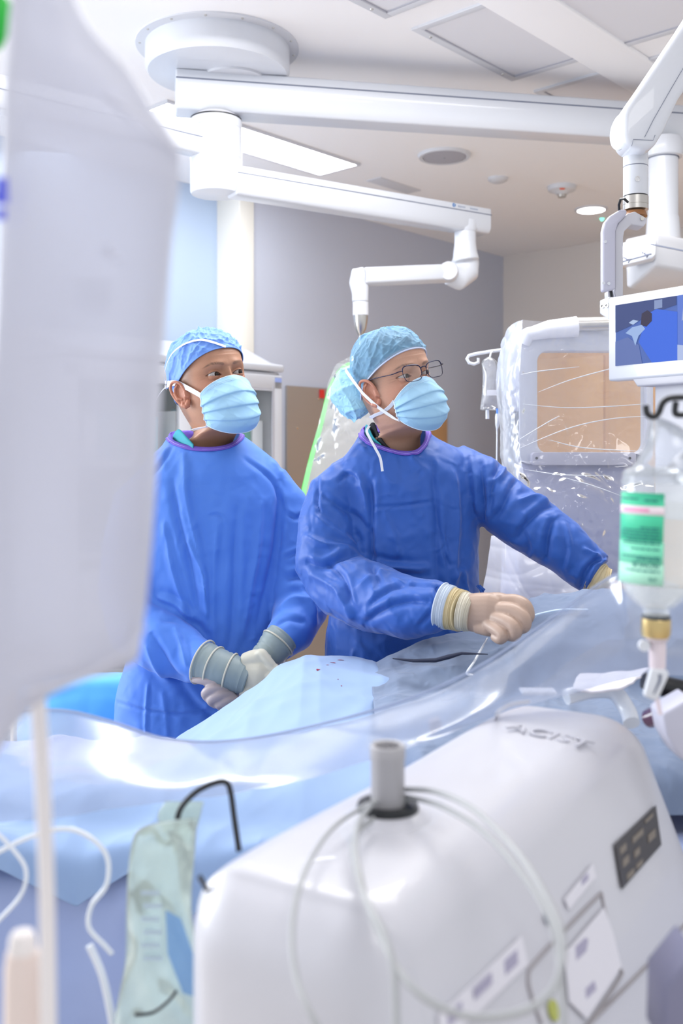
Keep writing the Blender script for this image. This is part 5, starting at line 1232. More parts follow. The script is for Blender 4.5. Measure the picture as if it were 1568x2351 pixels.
# IV stand with bag left of the plastic
iv = thing('infusion_stand', 'thin clear-white infusion hook arm holding a small saline bag by the plastic cover', 'iv stand', (P(1165,1050,3.1).x, 3.1, 0))
mb = MB(); mb.tube([P(*q) for q in ((1098,822,3.1),(1098,832,3.1),(1088,836,3.1),(1077,833,3.1),(1072,824,3.1),(1076,817,3.1),(1090,813,3.1),(1132,806,3.1),(1165,802,3.1))], .0055, 10); mb.obj('hook_arm', M_CLR, iv)
mb = MB(); mb.tube([P(1165,780,3.1), Vector((P(1165,780,3.1).x, 3.1, .05))], .010, 12); mb.lathe(Vector((P(1165,780,3.1).x, 3.1, 0)), [(.22,0),(.22,.02),(.03,.05)], 32); mb.obj('pole', STEEL, iv)
ib = thing('saline_bag', 'small clear saline bag hanging from the hook beside the plastic-wrapped unit', 'iv bag', P(1125,830,3.08))
def pillow(rows, Y, th, n=24, m=None, name='bag', parent=None, wob=.0, seed=1, sub=8):
    """rows (py, xl, xr, thickness factor)"""
    R_ = spline(rows, len(rows)*sub); v = []; rng = np.random.RandomState(seed); mb = MB(); ph = rng.uniform(0,6,8)
    for i, r in enumerate(R_):
        y_ = Y(r[0]) if callable(Y) else Y
        a = P(r[1], r[0], y_); b = P(r[2], r[0], y_); c = (a+b)/2; h = (b-a).length/2
        for k in range(n):
            t = 2*PI*k/n; w = 1+wob*(math.sin(3*t+ph[0]+i*.25)+.6*math.sin(5*t+ph[1]-i*.4))
            s_ = math.sin(t); v.append((c.x+h*math.cos(t), c.y-th*r[3]*math.copysign(abs(s_)**1.2, s_)*w, c.z))
    m_ = len(R_); f = [(i*n+k, i*n+(k+1) % n, (i+1)*n+(k+1) % n, (i+1)*n+k) for i in range(m_-1) for k in range(n)]+[tuple(range(n)), tuple((m_-1)*n+k for k in range(n))[::-1]]
    mb.add(v, f); return mb.obj(name, m, parent, auto=None)
M_SAL = film('saline_bag_film', opac=.32, haze=(.80,.84,.92,1), scale=30, strength=.7, gloss=1.6, dist=.006)
pillow([(820,1118,1128,.3),(832,1106,1142,.6),(860,1108,1148,1),(900,1107,1148,1),(925,1104,1150,1),(938,1102,1152,.5),(942,1104,1150,.1)], 3.08, .022, m=M_SAL, name='pouch', parent=ib, wob=.1)
mb = MB(); mb.prism([P(1118,895,3.052),P(1140,895,3.052),P(1140,908,3.052),P(1118,908,3.052)], (0,.001,0)); mb.obj('label_patch', WHITE2, ib)
mb = MB(); mb.tube([P(1119,938,3.08),P(1119,962,3.08)], .006, 12); mb.obj('port', M_CLR, ib)
mb = MB(); mb.tube([P(1143,938,3.07),P(1143,950,3.07)], .0055, 12); mb.obj('port', mat('blue_ring', (.08,.25,.75,1), .4), ib)
mb = MB(); mb.tube([P(1143,950,3.07),P(1143,958,3.07),P(1142,975,3.07),P(1141,985,3.07),P(1141,1000,3.07),P(1140,1100,3.07)], [.008,.009,.007,.003,.0025,.0025], 12); mb.obj('drip_line', M_CLR, ib)
mb = MB(); mb.tube([P(1124,824,3.08), P(1127,810,3.08), P(1133,804,3.085)], .003, 8); mb.obj('hanger_loop', M_CLR, ib)
# plastic-wrapped suspended shield behind the right man's head
sh = thing('suspended_shield', 'hanging radiation shield in clear plastic with a green edge strip, behind the right man', 'radiation shield', P(790,1100,4.02))
mb = MB(); mb.prism([P(*q, 4.02) for q in ((835,822),(862,845),(900,1000),(920,1140),(700,1140),(722,1030),(757,880),(790,835))], (0,.012,0)); mb.obj('acrylic_panel', mat('acrylic', (.88,.93,.92,1), .05, alpha=.22), sh, smooth=False)
mb = MB(); s = spline([P(*q, 3.99) for q in ((822,826),(785,846),(758,890),(738,970),(718,1040),(700,1115),(694,1150))], 40)
for i in range(39):
    a, b = Vector(s[i]), Vector(s[i+1]); w_ = .0055+.006*(i/39)
    t_ = (b-a).normalized(); nn_ = Vector((t_.z, 0, -t_.x)); mb.prism([a-nn_*w_, a+nn_*w_, b+nn_*w_, b-nn_*w_], (0,.003,0))
mb.obj('green_strip', mat('bright_green', (.16,.85,.16,1), .5), sh, smooth=False)
sheet([S([(815,816,3.98),(850,812,3.96),(890,830,3.96)]), S([(765,850,3.97),(830,860,3.92),(900,880,3.94)]), S([(735,960,3.96),(820,960,3.90),(905,960,3.94)]), S([(708,1060,3.96),(810,1060,3.90),(915,1060,3.94)]), S([(690,1150,3.96),(800,1150,3.92),(920,1150,3.94)])], 110, 130, .04, 19, film('shield_cover_film', opac=.34, haze=(.70,.72,.76,1), scale=12, strength=1.0, gloss=.9, dist=.008), 'plastic_cover', sh, rs=12)
mb = MB(); mb.box(RM(a_of(P(744,904,5.95).x, P(744,904,5.95).y), .024, P(744,904,5.95).z), (.035,.008,.05), AX); tag(mb.obj('red_tag', mat('red_label', (.75,.04,.03,1), .5)), 'tiny red label on the wall guard left of the plastic-wrapped shield', 'label')
# blue draped side table far left
st = thing('side_table', 'low table under a bright light-blue sheet behind the left man', 'table', (P(180,1050,2.95).x, 2.95, 0))
M_SHEETB = fabric('sky_blue_sheet', (.12,.46,.88,1), .7, 30, .3)
sheet([S([(60,1560,3.15),(180,1545,3.15),(290,1548,3.15)]), S([(40,1590,2.80),(130,1560,2.80),(230,1550,2.82),(300,1552,2.84)]), S([(40,1640,2.76),(130,1610,2.74),(230,1600,2.74),(300,1605,2.76)]), S([(40,1760,2.74),(130,1760,2.72),(230,1760,2.72),(300,1760,2.74)])], 60, 70, .012, 2, M_SHEETB, 'sheet', st, solid=.002)
c = P(180,1600,2.95); mb = MB(); mb.box((c.x, 2.96, .775), (.34,.32,.03)); mb.obj('table_top', STEEL, st, bevel=.004)
for i in (-1,1):
    for j in (-1,1): q = MB(); q.tube([(c.x+i*.15, 2.96+j*.13, .76), (c.x+i*.15, 2.96+j*.13, 0)], .012, 12); q.obj('leg', STEEL, st)

# ================================================================== OPERATING TABLE AND DRAPES
ot = thing('operating_table', 'operating table hidden under blue and grey drapes', 'operating table', (.1, 1.85, 0))
mb = MB(); mb.box((.15, 1.83, .80), (2.2,.48,.08)); mb.obj('table_top', STEEL, ot, bevel=.01)
mb = MB(); mb.box((.35, 1.85, .40), (.35,.30,.76)); mb.box((.35, 1.85, .04), (.9,.5,.08)); mb.obj('pedestal', GREYP, ot, bevel=.01)
def cloth_grid(xs, ys, zf, m, name, label, cat, seed, wob, rs=7, yf=None, front_drop=None, solid=.0015, nx=200, ny=120):
    X = np.linspace(xs[0], xs[1], nx); Yv = np.linspace(0, 1, ny); rng = np.random.RandomState(seed)
    g = np.zeros((nx, ny, 3))
    for i, x in enumerate(X): g[i] = zf(x, Yv)
    n = np.cross(np.gradient(g, axis=0), np.gradient(g, axis=1)); n /= (np.linalg.norm(n, axis=-1, keepdims=True)+1e-9)
    n *= np.sign(n[..., 2:3]+1e-3*0+(-n[..., 1:2])*.01+1e-9)
    q = g*rs; d = np.zeros(g.shape[:2]); tot = 0
    for o in range(10):
        dv = rng.normal(size=3)*np.array([1,.6,.4]); dv /= np.linalg.norm(dv); f_ = 2**rng.uniform(0, 2.2); ph = rng.uniform(0, 6); wv = rng.normal(size=3)*.7; a = 1/f_**.8
        d += a*(1-np.abs(np.sin((q@dv)*f_+1.5*np.sin(q@wv+ph)+ph)))**2.2; tot += a
    g = g+n*(wob*(d/tot-.25))[..., None]
    mb = MB(); mb.grid([tuple(p) for p in g.reshape(-1, 3)], nx, ny); o = mb.obj(name, m, None, auto=None, solid=solid)
    return tag(o, label, cat)
def curve_rows(keys):
    """keys: list of (X, [(Y,z), ...]) with equal counts -> zf for cloth_grid"""
    xs_ = [k[0] for k in keys]
    def zf(x, t):
        n = len(keys[0][1]); out = np.zeros((len(t), 3)); yz = np.array([[np.interp(x, xs_, [k[1][j][c] for k in keys]) for c in (0,1)] for j in range(n)])
        s = spline(yz, len(t)); out[:, 0] = x; out[:, 1] = s[:, 0]; out[:, 2] = s[:, 1]; return out
    return zf
def bk_(px_, py_, Y): p = P(px_, py_, Y); return p.x, p.z
M_UNDER = fabric('periwinkle_drape', (.34,.42,.68,1), .75, 24, .25)
M_LIGHTB = fabric('pale_blue_drape', (.27,.39,.62,1), .75, 30, .25)
M_GREYD = fabric('grey_surgical_drape', (.17,.22,.33,1), .8, 90, .4)
cloth_grid((-1.0, 1.25), None, curve_rows([(x, [(2.17,.50),(2.15,.80),(2.08,.855),(1.80,.875),(1.56,.87),(1.47,.84),(1.44,.76),(1.40,.50),(1.38,.15)]) for x in (-1.0, 0, 1.25)]), M_UNDER, 'table_drape', 'periwinkle blue drape hanging down the near side of the operating table', 'drape', 4, .09, rs=6)
keysA = []
for (a, b, Y) in ((60,1700,2.10),(250,1715,2.12),(385,1706,2.18),(470,1652,2.2),(560,1592,2.2),(620,1552,2.2),(660,1522,2.2),(700,1499,2.2),(760,1497,2.2),(830,1504,2.18),(880,1520,2.15),(960,1545,2.10),(1050,1560,2.05)):
    x, z = bk_(a, b, Y); zf_ = .91; keysA.append((x, [(Y+.02, z-.12),(Y+.008, z-.02),(Y-.02, z),(Y-.14, z-.005+.0),(1.95, (z*.75+zf_*.25)),(1.78, (z*.4+zf_*.6)),(1.60, zf_+.01),(1.52, zf_-.02),(1.455, .875+.02*math.sin(a*.031)),(1.43,.825+.035*math.sin(a*.031))]))
dA_ = cloth_grid((keysA[0][0], keysA[-1][0]), None, curve_rows(keysA), M_LIGHTB, 'patient_drape', 'pale sky-blue drape with small blood spots spread over the patient', 'drape', 14, .035, rs=6)
M_BLOOD = mat('dried_blood', (.25,.01,.03,1), .5)
keysC = []
for (a, b, Y) in ((848,1520,2.14),(880,1506,2.16),(922,1488,2.18),(985,1468,2.18),(1053,1448,2.18),(1120,1440,2.18),(1190,1395,2.18),(1215,1375,2.18),(1250,1360,2.18),(1320,1356,2.18),(1420,1350,2.15),(1568,1345,2.15),(1750,1345,2.15)):
    x, z = bk_(a, b, Y); zf_ = .985; k = min(1, max(0, (a-848)/90)); yy = lambda q: q
    keysC.append((x, [(Y+.01, z-.10),(Y, z-.015),(Y-.02, z),(Y-.10, z-.02*k),(2.0-.0*k, z*.55+(1.0)*.45),(1.93, .99+.012*k),(1.85-.05*k, .985+.01*k),(1.76-.12*k, .975),(1.74-.18*k, .95),(1.73-.20*k, .90)]))
cloth_grid((keysC[0][0], keysC[-1][0]), None, curve_rows(keysC), M_GREYD, 'fenestrated_drape', 'grey crinkled surgical drape under the working hand', 'drape', 24, .030, rs=10)
# dark opening of the fenestration
mb = MB(); mb.tube([P(902,1512,1.99), P(950,1517,1.97), P(1000,1516,1.96), P(1030,1508,1.96), P(1060,1500,1.96), P(1120,1502,1.95)], [.002,.007,.009,.010,.006,.002], 12, flat=.45); 
mb.obj('drape_opening', mat('dark_slit', (.01,.015,.04,1), .9), bpy.data.objects['fenestrated_drape'])
def wire(name, pts, r, m, label, cat, n=60, parent=None, cl=False):
    s = spline(pts, n); mb = MB(); mb.tube([Vector(p) for p in s], r, 10, closed=cl); o = mb.obj(name, m, parent, auto=None)
    return tag(o, label, cat) if label else o
wire('catheter_tube', S([(1118,1466,2.06),(1105,1490,1.99),(1088,1520,1.95),(1072,1545,1.93),(1085,1550,1.93)]), .0026, M_CLR, 'clear thin catheter leaving the working glove over the grey drape', 'catheter')
wire('guide_wire', S([(1212,1418,2.06),(1245,1408,2.06),(1290,1400,2.06),(1350,1400,2.06)]), .0022, mat('pale_wire', (.6,.75,.95,1), .3), 'pale guide wire running right from the working fingertips', 'wire')

# ================================================================== CLEAR PLASTIC SHEET
M_NEAR = film('near_plastic', tint=(.93,.95,1,1), opac=.46, haze=(.43,.48,.60,1), rough=.25, scale=3.0, strength=.8, gloss=.17, dist=.06)
top = S([(1560,1345,1.33),(1470,1325,1.32),(1425,1318,1.30),(1380,1338,1.32),(1250,1430,1.35),(1100,1530,1.37),(950,1600,1.39),(780,1652,1.39),(560,1698,1.36),(390,1698,1.30),(250,1655,1.27),(120,1630,1.25),(-80,1650,1.2)])
t2 = S([(1600,1410,1.31),(1500,1400,1.31),(1440,1400,1.29),(1400,1415,1.30),(1270,1485,1.31),(1120,1565,1.33),(960,1632,1.34),(790,1684,1.33),(565,1725,1.30),(390,1740,1.25),(250,1720,1.22),(120,1700,1.21),(-80,1715,1.16)])
t3 = S([(1640,1510,1.33),(1530,1500,1.33),(1450,1500,1.32),(1420,1510,1.32),(1300,1550,1.32),(1160,1605,1.30),(1000,1665,1.27),(820,1725,1.25),(580,1775,1.22),(390,1800,1.18),(250,1800,1.16),(120,1810,1.15),(-80,1810,1.12)])
t4 = S([(1680,1560,1.36),(1580,1560,1.37),(1480,1560,1.38),(1430,1570,1.38),(1320,1600,1.37),(1200,1625,1.33),(1080,1660,1.28),(860,1735,1.22),(580,1812,1.19),(390,1842,1.16),(250,1860,1.14),(120,1880,1.13),(-80,1895,1.10)])
sheet([top, t2, t3, t4], 260, 90, .030, 41, M_NEAR, 'plastic_sheet', None, rs=5)
tag(bpy.data.objects['plastic_sheet'], 'long sheet of hazy clear plastic stretched diagonally in front of the table', 'plastic sheet')
wire('sheet_edge_roll', [tuple(p) for p in top], .0022, M_NEAR, None, None, n=200, parent=bpy.data.objects['plastic_sheet'])

# ================================================================== CONTRAST INJECTOR
dI = Vector((.52,.855,0)).normalized(); eI = Vector((dI.y,-dI.x,0)); AI = Vector((-.135,.835,0)); ZT = 1.105
def IP(a, b, z): return AI + dI*a + eI*b + Z3*z      # a along the body, b across, z height
AXI = (dI, eI, Z3)
inj = thing('contrast_injector', 'large white contrast injector housing with a grey pole socket filling the lower right', 'medical machine', IP(.33,.12,0))
M_INJ = mat('injector_white', (.56,.56,.61,1), .38, coat=.2)
mb = MB()
# body: lofted rounded cross sections along a
def sec(a, w0, w1, zt, zb_, r):
    o = []
    w1 = w1-.070; sl = .40            # flank leans outward below the rounded ridge
    for k in range(13):
        t = math.radians(22+68*k/12); o.append((a, w1-r+r*math.cos(t)*1.25, zt-r+r*math.sin(t)))
    for k in range(11):
        t = math.radians(90+90*k/10); o.append((a, w0+r+r*math.cos(t), zt-r+r*math.sin(t)))
    o += [(a, w0, zb_), (a, w1-r+r*1.25*.927+(zt-r*.63-zb_)*sl, zb_)]
    return o
secs = [sec(-.015,.055,.22,ZT-.075,.62,.03), sec(-.007,.025,.245,ZT-.038,.60,.036), sec(.02,.000,.262,ZT-.010,.60,.045), sec(.07,-.008,.268,ZT,.60,.05), sec(.35,-.004,.268,ZT+.0,.60,.055), sec(.62,0.002,.27,ZT+.004,.60,.055), sec(.70,.010,.265,ZT-.008,.60,.055), sec(.735,.03,.25,ZT-.035,.60,.05), sec(.75,.06,.22,ZT-.07,.62,.04)]
n_ = len(secs[0]); vv = []
ss = np.array(secs); fine = []
for k in range(n_): fine.append(spline(ss[:, k], 60))
fine = np.array(fine)        # n_, 60, 3
for i in range(60):
    for k in range(n_):
        a, b, z = fine[k, i]; vv.append(IP(a, b, z))
ff = [(i*n_+k, i*n_+(k+1) % n_, (i+1)*n_+(k+1) % n_, (i+1)*n_+k) for i in range(59) for k in range(n_)]+[tuple(range(n_)), tuple(59*n_+k for k in range(n_))[::-1]]
mb.add(vv, ff); body = mb.obj('housing', M_INJ, inj, auto=50)
q = MB(); q.box(IP(.33,.13,.36), (.30,.14,.52), AXI); q.obj('cart_column', GREYP, inj, bevel=.02)
q = MB(); q.box(IP(.33,.13,.09), (.62,.34,.07), AXI); q.obj('cart_base', GREYP, inj, bevel=.02)
for a_ in (.06,.60):
    for b_ in (-.01,.27): q = MB(); q.lathe(IP(a_,b_,.03)-eI*.012, [(.03,0),(.03,.024)], 24, axis=eI); q.obj('caster', DARK, inj)
# socket hill, black collar, post
ps = P(890,1893,.955); ps.z = 0
mb = MB(); mb.lathe(ps, [(.085,ZT-.03),(.060,ZT-.012),(.040,ZT+.002),(.030,ZT+.008),(.0,ZT+.009)], 48, close=False); mb.obj('socket_hill', M_INJ, inj)
mb = MB(); mb.lathe(ps, [(.030,ZT+.002),(.0300,ZT+.010),(.0285,ZT+.014),(.020,ZT+.014),(.018,ZT+.010)], 48, close=False); mb.obj('black_collar', DARK, inj)
mb = MB(); mb.lathe(ps, [(.0163,ZT+.0),(.0163,ZT+.056),(.0170,ZT+.057),(.0170,ZT+.068),(.0155,ZT+.070),(.0128,ZT+.069),(.0120,ZT+.040),(.0,ZT+.038)], 48, close=False); mb.obj('pole_socket', mat('warm_grey_plastic', (.42,.41,.43,1), .45), inj)
# label, stickers, seams on the sloping flank facing the camera (flank plane: b = BF(z))
BF = lambda z: .198-.055+.055*1.25*.927+(ZT-.055*.63-z)*.40
nF = (eI+Z3*.40).normalized(); sF = (Z3-eI*.40).normalized()
_dg = bpy.context.evaluated_depsgraph_get(); _be = body.evaluated_get(_dg)
def on_flank(px_, py_, lift=.0):
    o = Vector((0,0,CH)); d = (P(px_, py_, 1)-o).normalized(); hit, loc, nrm, _ = _be.ray_cast(o, d)
    if hit: return loc+nF*(lift+.0012)
    o = Vector((0,0,CH)); d = (P(px_, py_, 1)-o).normalized(); p0 = IP(.2, BF(.95), .95)
    return o+d*((p0-o).dot(nF)/d.dot(nF))+nF*lift
def flank_poly(pix, m, name, parent=None, lift=.0012, d=.0010):
    q = MB(); q.prism([on_flank(x, y, lift) for x, y in pix], nF*d); return q.obj(name, m, parent or inj, smooth=False)
M_LAB = mat('dark_label', (.035,.028,.028,1), .35); M_LABG = mat('label_print', (.20,.17,.14,1), .5)
lab = flank_poly([(1405,1940),(1500,1850),(1513,1940),(1422,2043)], M_LAB, 'dark_data_label')
def quad(cx_, cy_, w_, h_, m, name, parent, lift):   # small parallelogram following the flank's directions
    flank_poly([(cx_-w_, cy_+w_*.95-h_),(cx_+w_, cy_-w_*.95-h_),(cx_+w_+h_*.15, cy_-w_*.95+h_),(cx_-w_+h_*.15, cy_+w_*.95+h_)], m, name, parent, lift, .0006)
for x_, y_, w_, h_ in ((1424,1950,7,8),(1458,1920,12,7),(1490,1920,8,9),(1430,1978,7,9),(1456,1958,6,8),(1441,2008,8,7),(1462,1985,7,6),(1484,1880,9,4)): quad(x_, y_, w_, h_, M_LABG, 'label_symbol', lab, .0018)
M_PAD = mat('sticker_pale', (.70,.69,.75,1), .5); M_PVI = mat('grey_violet_print', (.36,.34,.46,1), .5)
s1 = flank_poly([(1000,2330),(1190,2150),(1205,2215),(1040,2375),(1000,2390)], M_PAD, 'sticker'); quad(1165,2210,14,16,M_PVI,'sticker_print',s1,.0018); quad(1100,2265,20,12,M_PVI,'sticker_print',s1,.0018); quad(1035,2330,16,14,M_PVI,'sticker_print',s1,.0018)
s1 = flank_poly([(1290,2065),(1355,1985),(1362,2015),(1300,2090)], M_PAD, 'sticker'); quad(1335,2020,8,8,M_PVI,'sticker_print',s1,.0018)
s1 = flank_poly([(1290,2190),(1380,2085),(1400,2140),(1420,2220),(1340,2340),(1300,2300)], M_PAD, 'sticker'); quad(1335,2170,22,16,M_PVI,'sticker_print',s1,.0018); quad(1350,2270,14,12,M_PVI,'sticker_print',s1,.0018)
M_SEAM = mat('panel_seam_grey', (.33,.31,.33,1), .6)
def flank_line(pix, r, name, m=M_SEAM):
    q = MB(); q.tube([on_flank(*map(float, p)) for p in spline(pix, 50)], r, 8); q.obj(name, m, inj, auto=None)
flank_line([(1378,2050),(1390,2110),(1420,2220),(1420,2245),(1350,2351),(1320,2400)], .0018, 'panel_seam')
flank_line([(1378,2050),(1300,2130),(1225,2210),(1210,2240),(1215,2280),(1240,2351)], .0018, 'panel_seam')
flank_line([(1600,2090),(1500,2200),(1340,2360),(1300,2400)], .0018, 'panel_seam')
q = MB(); q.lathe(on_flank(1265,2320,.0004), [(.0085,0),(.0085,.002)], 20, axis=nF); q.obj('yellow_dot', mat('olive_yellow', (.42,.45,.10,1), .5), inj)
q = MB(); q.lathe(on_flank(1252,2110,.0004), [(.0055,0),(.004,.003)], 16, axis=nF); q.obj('flank_screw', GROOVE, inj)
pa, pb, pc2 = on_flank(1168,1668), on_flank(1345,1712), on_flank(1258,1690)
rt = (pb-pa).normalized(); nn2 = Vector((0,0,1)); up2 = nn2.cross(rt).normalized()
M_EMB = mat('emboss_grey', (.50,.50,.56,1), .5)
text('embossed_script', 'ACIST', .040, pc2+Z3*.0008, (rt, up2), M_EMB, body, extrude=.0012)
q = MB(); q.tube([on_flank(*map(float, p))+Z3*.0005 for p in spline([(1134,1655),(1145,1635),(1175,1618),(1215,1612)], 24)], .0014, 6); q.obj('embossed_arc', M_EMB, body)
# print on the near end face
for k in range(5):
    q = MB(); q.box(IP(-.0008,.10+.012*(k % 2),.96-.022*k), (.0008,.05,.006), AXI); q.obj('end_print', mat('end_print_grey', (.45,.45,.52,1), .5), inj, smooth=False)
q = MB(); q.tube([P(458,2012,.85), P(468,2030,.845), P(476,2045,.842)], .0022, 10); q.obj('latch', DARK, inj)
# cables
M_CAB = mat('pale_grey_cable', (.38,.39,.40,1), .35)
w1 = wire('coiled_tubing', S([(872,1838,.945),(830,1855,.93),(760,1905,.88),(700,2000,.80),(672,2120,.74),(680,2240,.70),(720,2340,.67),(780,2440,.66)]), .0022, M_CAB, 'thin pale tube arching down on the left of the pole socket', 'tubing')
w2 = wire('coiled_tubing', S([(925,1812,.96),(1000,1818,.92),(1090,1860,.86),(1190,1960,.78),(1265,2080,.72),(1292,2170,.69),(1270,2270,.67),(1190,2325,.66),(1060,2330,.66),(940,2260,.68),(860,2120,.74),(822,1990,.80),(820,1900,.87),(850,1850,.925)]), .0026, M_CAB, 'pale grey tube looping in a wide oval over the injector front', 'tubing', n=120)
w3 = wire('coiled_tubing', S([(928,1828,.96),(1010,1850,.91),(1110,1910,.85),(1200,2010,.78),(1262,2110,.73),(1282,2190,.70),(1290,2290,.67),(1300,2420,.65)]), .0024, M_CAB, 'second pale tube running down inside the wide loop to the frame edge', 'tubing', n=80)
w4 = wire('coiled_tubing', S([(856,1880,.92),(810,1930,.85),(830,2040,.77),(880,2140,.72),(905,2240,.69),(910,2420,.66)]), .0026, M_CAB, 'pale grey tube dropping straight below the pole socket', 'tubing', n=80)
# black S hooks
wire('bag_hook', S([(326,1914,1.0),(345,1906,1.0),(358,1912,1.0),(366,1928,1.0),(382,1936,1.0),(398,1926,1.0),(405,1900,1.0),(410,1868,1.0),(424,1843,1.0),(455,1815,1.0),(495,1797,1.0),(520,1797,1.0),(530,1822,1.0),(538,1880,1.0),(549,1955,.99)]), .0030, DARK, 'black bent wire hook at lower left with a greenish bag under it', 'hook', n=90)
wire('bag_hook', S([(1482,930,1.05),(1486,950,1.05),(1500,957,1.05),(1512,948,1.05),(1522,925,1.05),(1540,914,1.05),(1580,912,1.05)]), .0034, DARK, 'black bent wire hook at the right edge above the contrast bottle', 'hook', n=50)
wire('hook_stub', S([(1552,922,1.05),(1551,950,1.05),(1580,952,1.05)]), .0034, DARK, None, None, n=20, parent=bpy.data.objects['bag_hook.001'])
# greenish fluid bag
gb_ = thing('fluid_bag', 'pale greenish crumpled fluid bag hanging at the lower left', 'fluid bag', P(375,1900,1.0))
M_GRN = film('greenish_film', tint=(.92,.98,.96,1), opac=.46, haze=(.78,.90,.84,1), scale=12, strength=.7, gloss=1.2, dist=.02)
pillow([(1880,420,452,.15),(1900,325,452,.5),(1950,300,448,.7),(2080,290,440,1),(2200,288,455,1),(2290,272,462,.9),(2360,262,470,.8),(2480,270,468,.6)], .985, .018, n=40, m=M_GRN, name='pouch', parent=gb_, wob=.25, seed=4)
pillow([(1840,380,468,.2),(1880,362,458,.3),(1960,400,440,.4),(2060,420,440,.3)], 1.02, .008, n=24, m=M_GRN, name='folded_top', parent=gb_, wob=.2, seed=6)
M_PRN = mat('faint_grey_print', (.42,.52,.60,1), .6)
q = MB(); q.prism([P(380,2090,.962),P(415,2110,.962),P(450,2210,.962),P(450,2290,.962),P(420,2280,.962),P(385,2190,.962)], (0,.001,0)); q.obj('blue_window', mat('blue_patch', (.22,.42,.72,1), .5, alpha=.7), gb_, smooth=False)
for k in range(6):
    q = MB(); q.box(P(345+(k%2)*6, 2050+30*k, .962), (.018,.001,.004)); q.obj('printed_line', M_PRN, gb_, smooth=False)
wire('black_tube_loop', S([(310,2330,.95),(350,2325,.95),(385,2300,.95),(405,2275,.95)]), .0016, DARK, None, None, n=24, parent=gb_)
# clear tubing on the left
wire('clear_tubing', S([(-20,1965,1.05),(60,1925,1.05),(140,1903,1.05),(200,1918,1.05),(245,1965,1.05),(245,2030,1.05),(210,2080,1.05),(205,2130,1.05),(240,2170,1.05),(258,2190,1.05)]), .0028, M_CLR, 'clear tube curling in a wide S at lower left behind the white drip tube', 'tubing', n=90)
wire('clear_tubing', S([(-20,1900,1.0),(30,1950,1.0),(60,2000,1.0),(45,2060,1.0),(-20,2130,1.0)]), .0022, M_CLR, 'thin clear tube bulging in from the left edge', 'tubing', n=50)
wire('clear_tubing', S([(205,2170,1.0),(235,2240,1.0),(255,2330,1.0),(270,2420,1.0)]), .0040, M_CLR, 'short clear tube beside the greenish bag', 'tubing', n=40)

# ================================================================== CONTRAST BOTTLE
YB = 1.10; bx = P(1507,1200,YB).x
bo = thing('contrast_bottle', 'upside-down clear contrast bottle with a green label at the right edge', 'bottle', (bx, YB, P(0,1465,YB).z))
zB = lambda py: CH-(py-HZ)/F*YB
M_GLASS = mat('bottle_glass', (.90,.94,.95,1), .03, alpha=.20, spec=1, coat=1)
M_LIQ = mat('contrast_fluid', (.85,.89,.90,1), .05, alpha=.35)
AXB = Vector((.03,0,1)).normalized(); B0 = Vector((bx, YB, zB(1390)))
pr = [(1072,.030),(1078,.037),(1092,.0405),(1110,.0408),(1315,.0408),(1335,.0400),(1358,.0350),(1378,.027),(1392,.0185),(1400,.0145),(1425,.0140)]
rr_ = spline([(zB(a)-zB(1390), b) for a, b in pr], 70)
mb = MB(); mb.lathe(B0, [(float(b), float(a)) for a, b in rr_], 72, axis=AXB, close=False); mb.obj('glass_body', M_GLASS, bo, auto=None, solid=.001)
mb = MB(); mb.lathe(B0, [(.0,zB(1085)-zB(1390)),(.030,zB(1086)-zB(1390)),(.034,zB(1074)-zB(1390))], 48, axis=AXB, close=False); mb.obj('punt', M_GLASS, bo)
mb = MB(); mb.lathe(B0, [(.0,zB(1150)-zB(1390)),(.0385,zB(1150)-zB(1390)),(.0385,zB(1318)-zB(1390)),(.034,zB(1350)-zB(1390)),(.025,zB(1372)-zB(1390)),(.012,zB(1395)-zB(1390)),(.0,zB(1396)-zB(1390))], 56, axis=AXB, close=False); mb.obj('fluid', M_LIQ, bo)
M_GOLD = mat('gold_cap', (.62,.47,.22,1), .28, metal=.9)
mb = MB(); mb.lathe(B0, [(.0145,zB(1418)-zB(1390)),(.0160,zB(1422)-zB(1390)),(.0160,zB(1452)-zB(1390)),(.0145,zB(1462)-zB(1390)),(.0,zB(1464)-zB(1390))], 40, axis=AXB, close=False); mb.obj('crimp_cap', M_GOLD, bo)
mb = MB(); mb.lathe(B0, [(.0152,zB(1412)-zB(1390)),(.0152,zB(1421)-zB(1390))], 40, axis=AXB); mb.obj('stopper', mat('dark_grey_rubber', (.06,.07,.08,1), .5), bo)
# label wrapped on the glass; angle 0 faces the camera, negative to the left
def LB(ang, py, r=.0414):
    t = math.radians(ang); a_ = Vector((1,0,0)); a_ = (a_-AXB*a_.dot(AXB)).normalized(); b_ = AXB.cross(a_)
    if b_.y > 0: b_ = -b_
    return B0+AXB*(zB(py)-zB(1390))+a_*(math.sin(t)*r)+b_*(math.cos(t)*r)
def lab_patch(a0, a1, y0, y1, m, name, r=.0414, parent=None, n=24):
    q = MB(); pts = []
    for i in range(n+1):
        for y_ in (y0, y1): pts.append(LB(a0+(a1-a0)*i/n, y_, r))
    q.grid(pts, n+1, 2); return q.obj(name, m, parent, auto=None, solid=.0003)
M_LG = mat('label_green', (.07,.62,.36,1), .5); M_LG2 = mat('label_pale_green', (.42,.80,.62,1), .5)
lb1 = lab_patch(-95,-11,1131,1240,M_LG,'green_label',parent=bo); lab_patch(-95,-10,1240,1290,mat('label_mid_green', (.20,.72,.48,1), .5),'green_label',parent=bo); lb2 = lab_patch(-95,-9,1290,1336,M_LG2,'green_label',parent=bo)
lab_patch(-95,-10.5,1160,1180,mat('label_pink_white', (.85,.72,.78,1), .5),'white_band',.0418,lb1)
lab_patch(-80,-32,1166,1173,mat('label_pink', (.80,.30,.50,1), .5),'pink_line',.0420,lb1)
M_LT = mat('label_dark_green', (.02,.22,.20,1), .5)
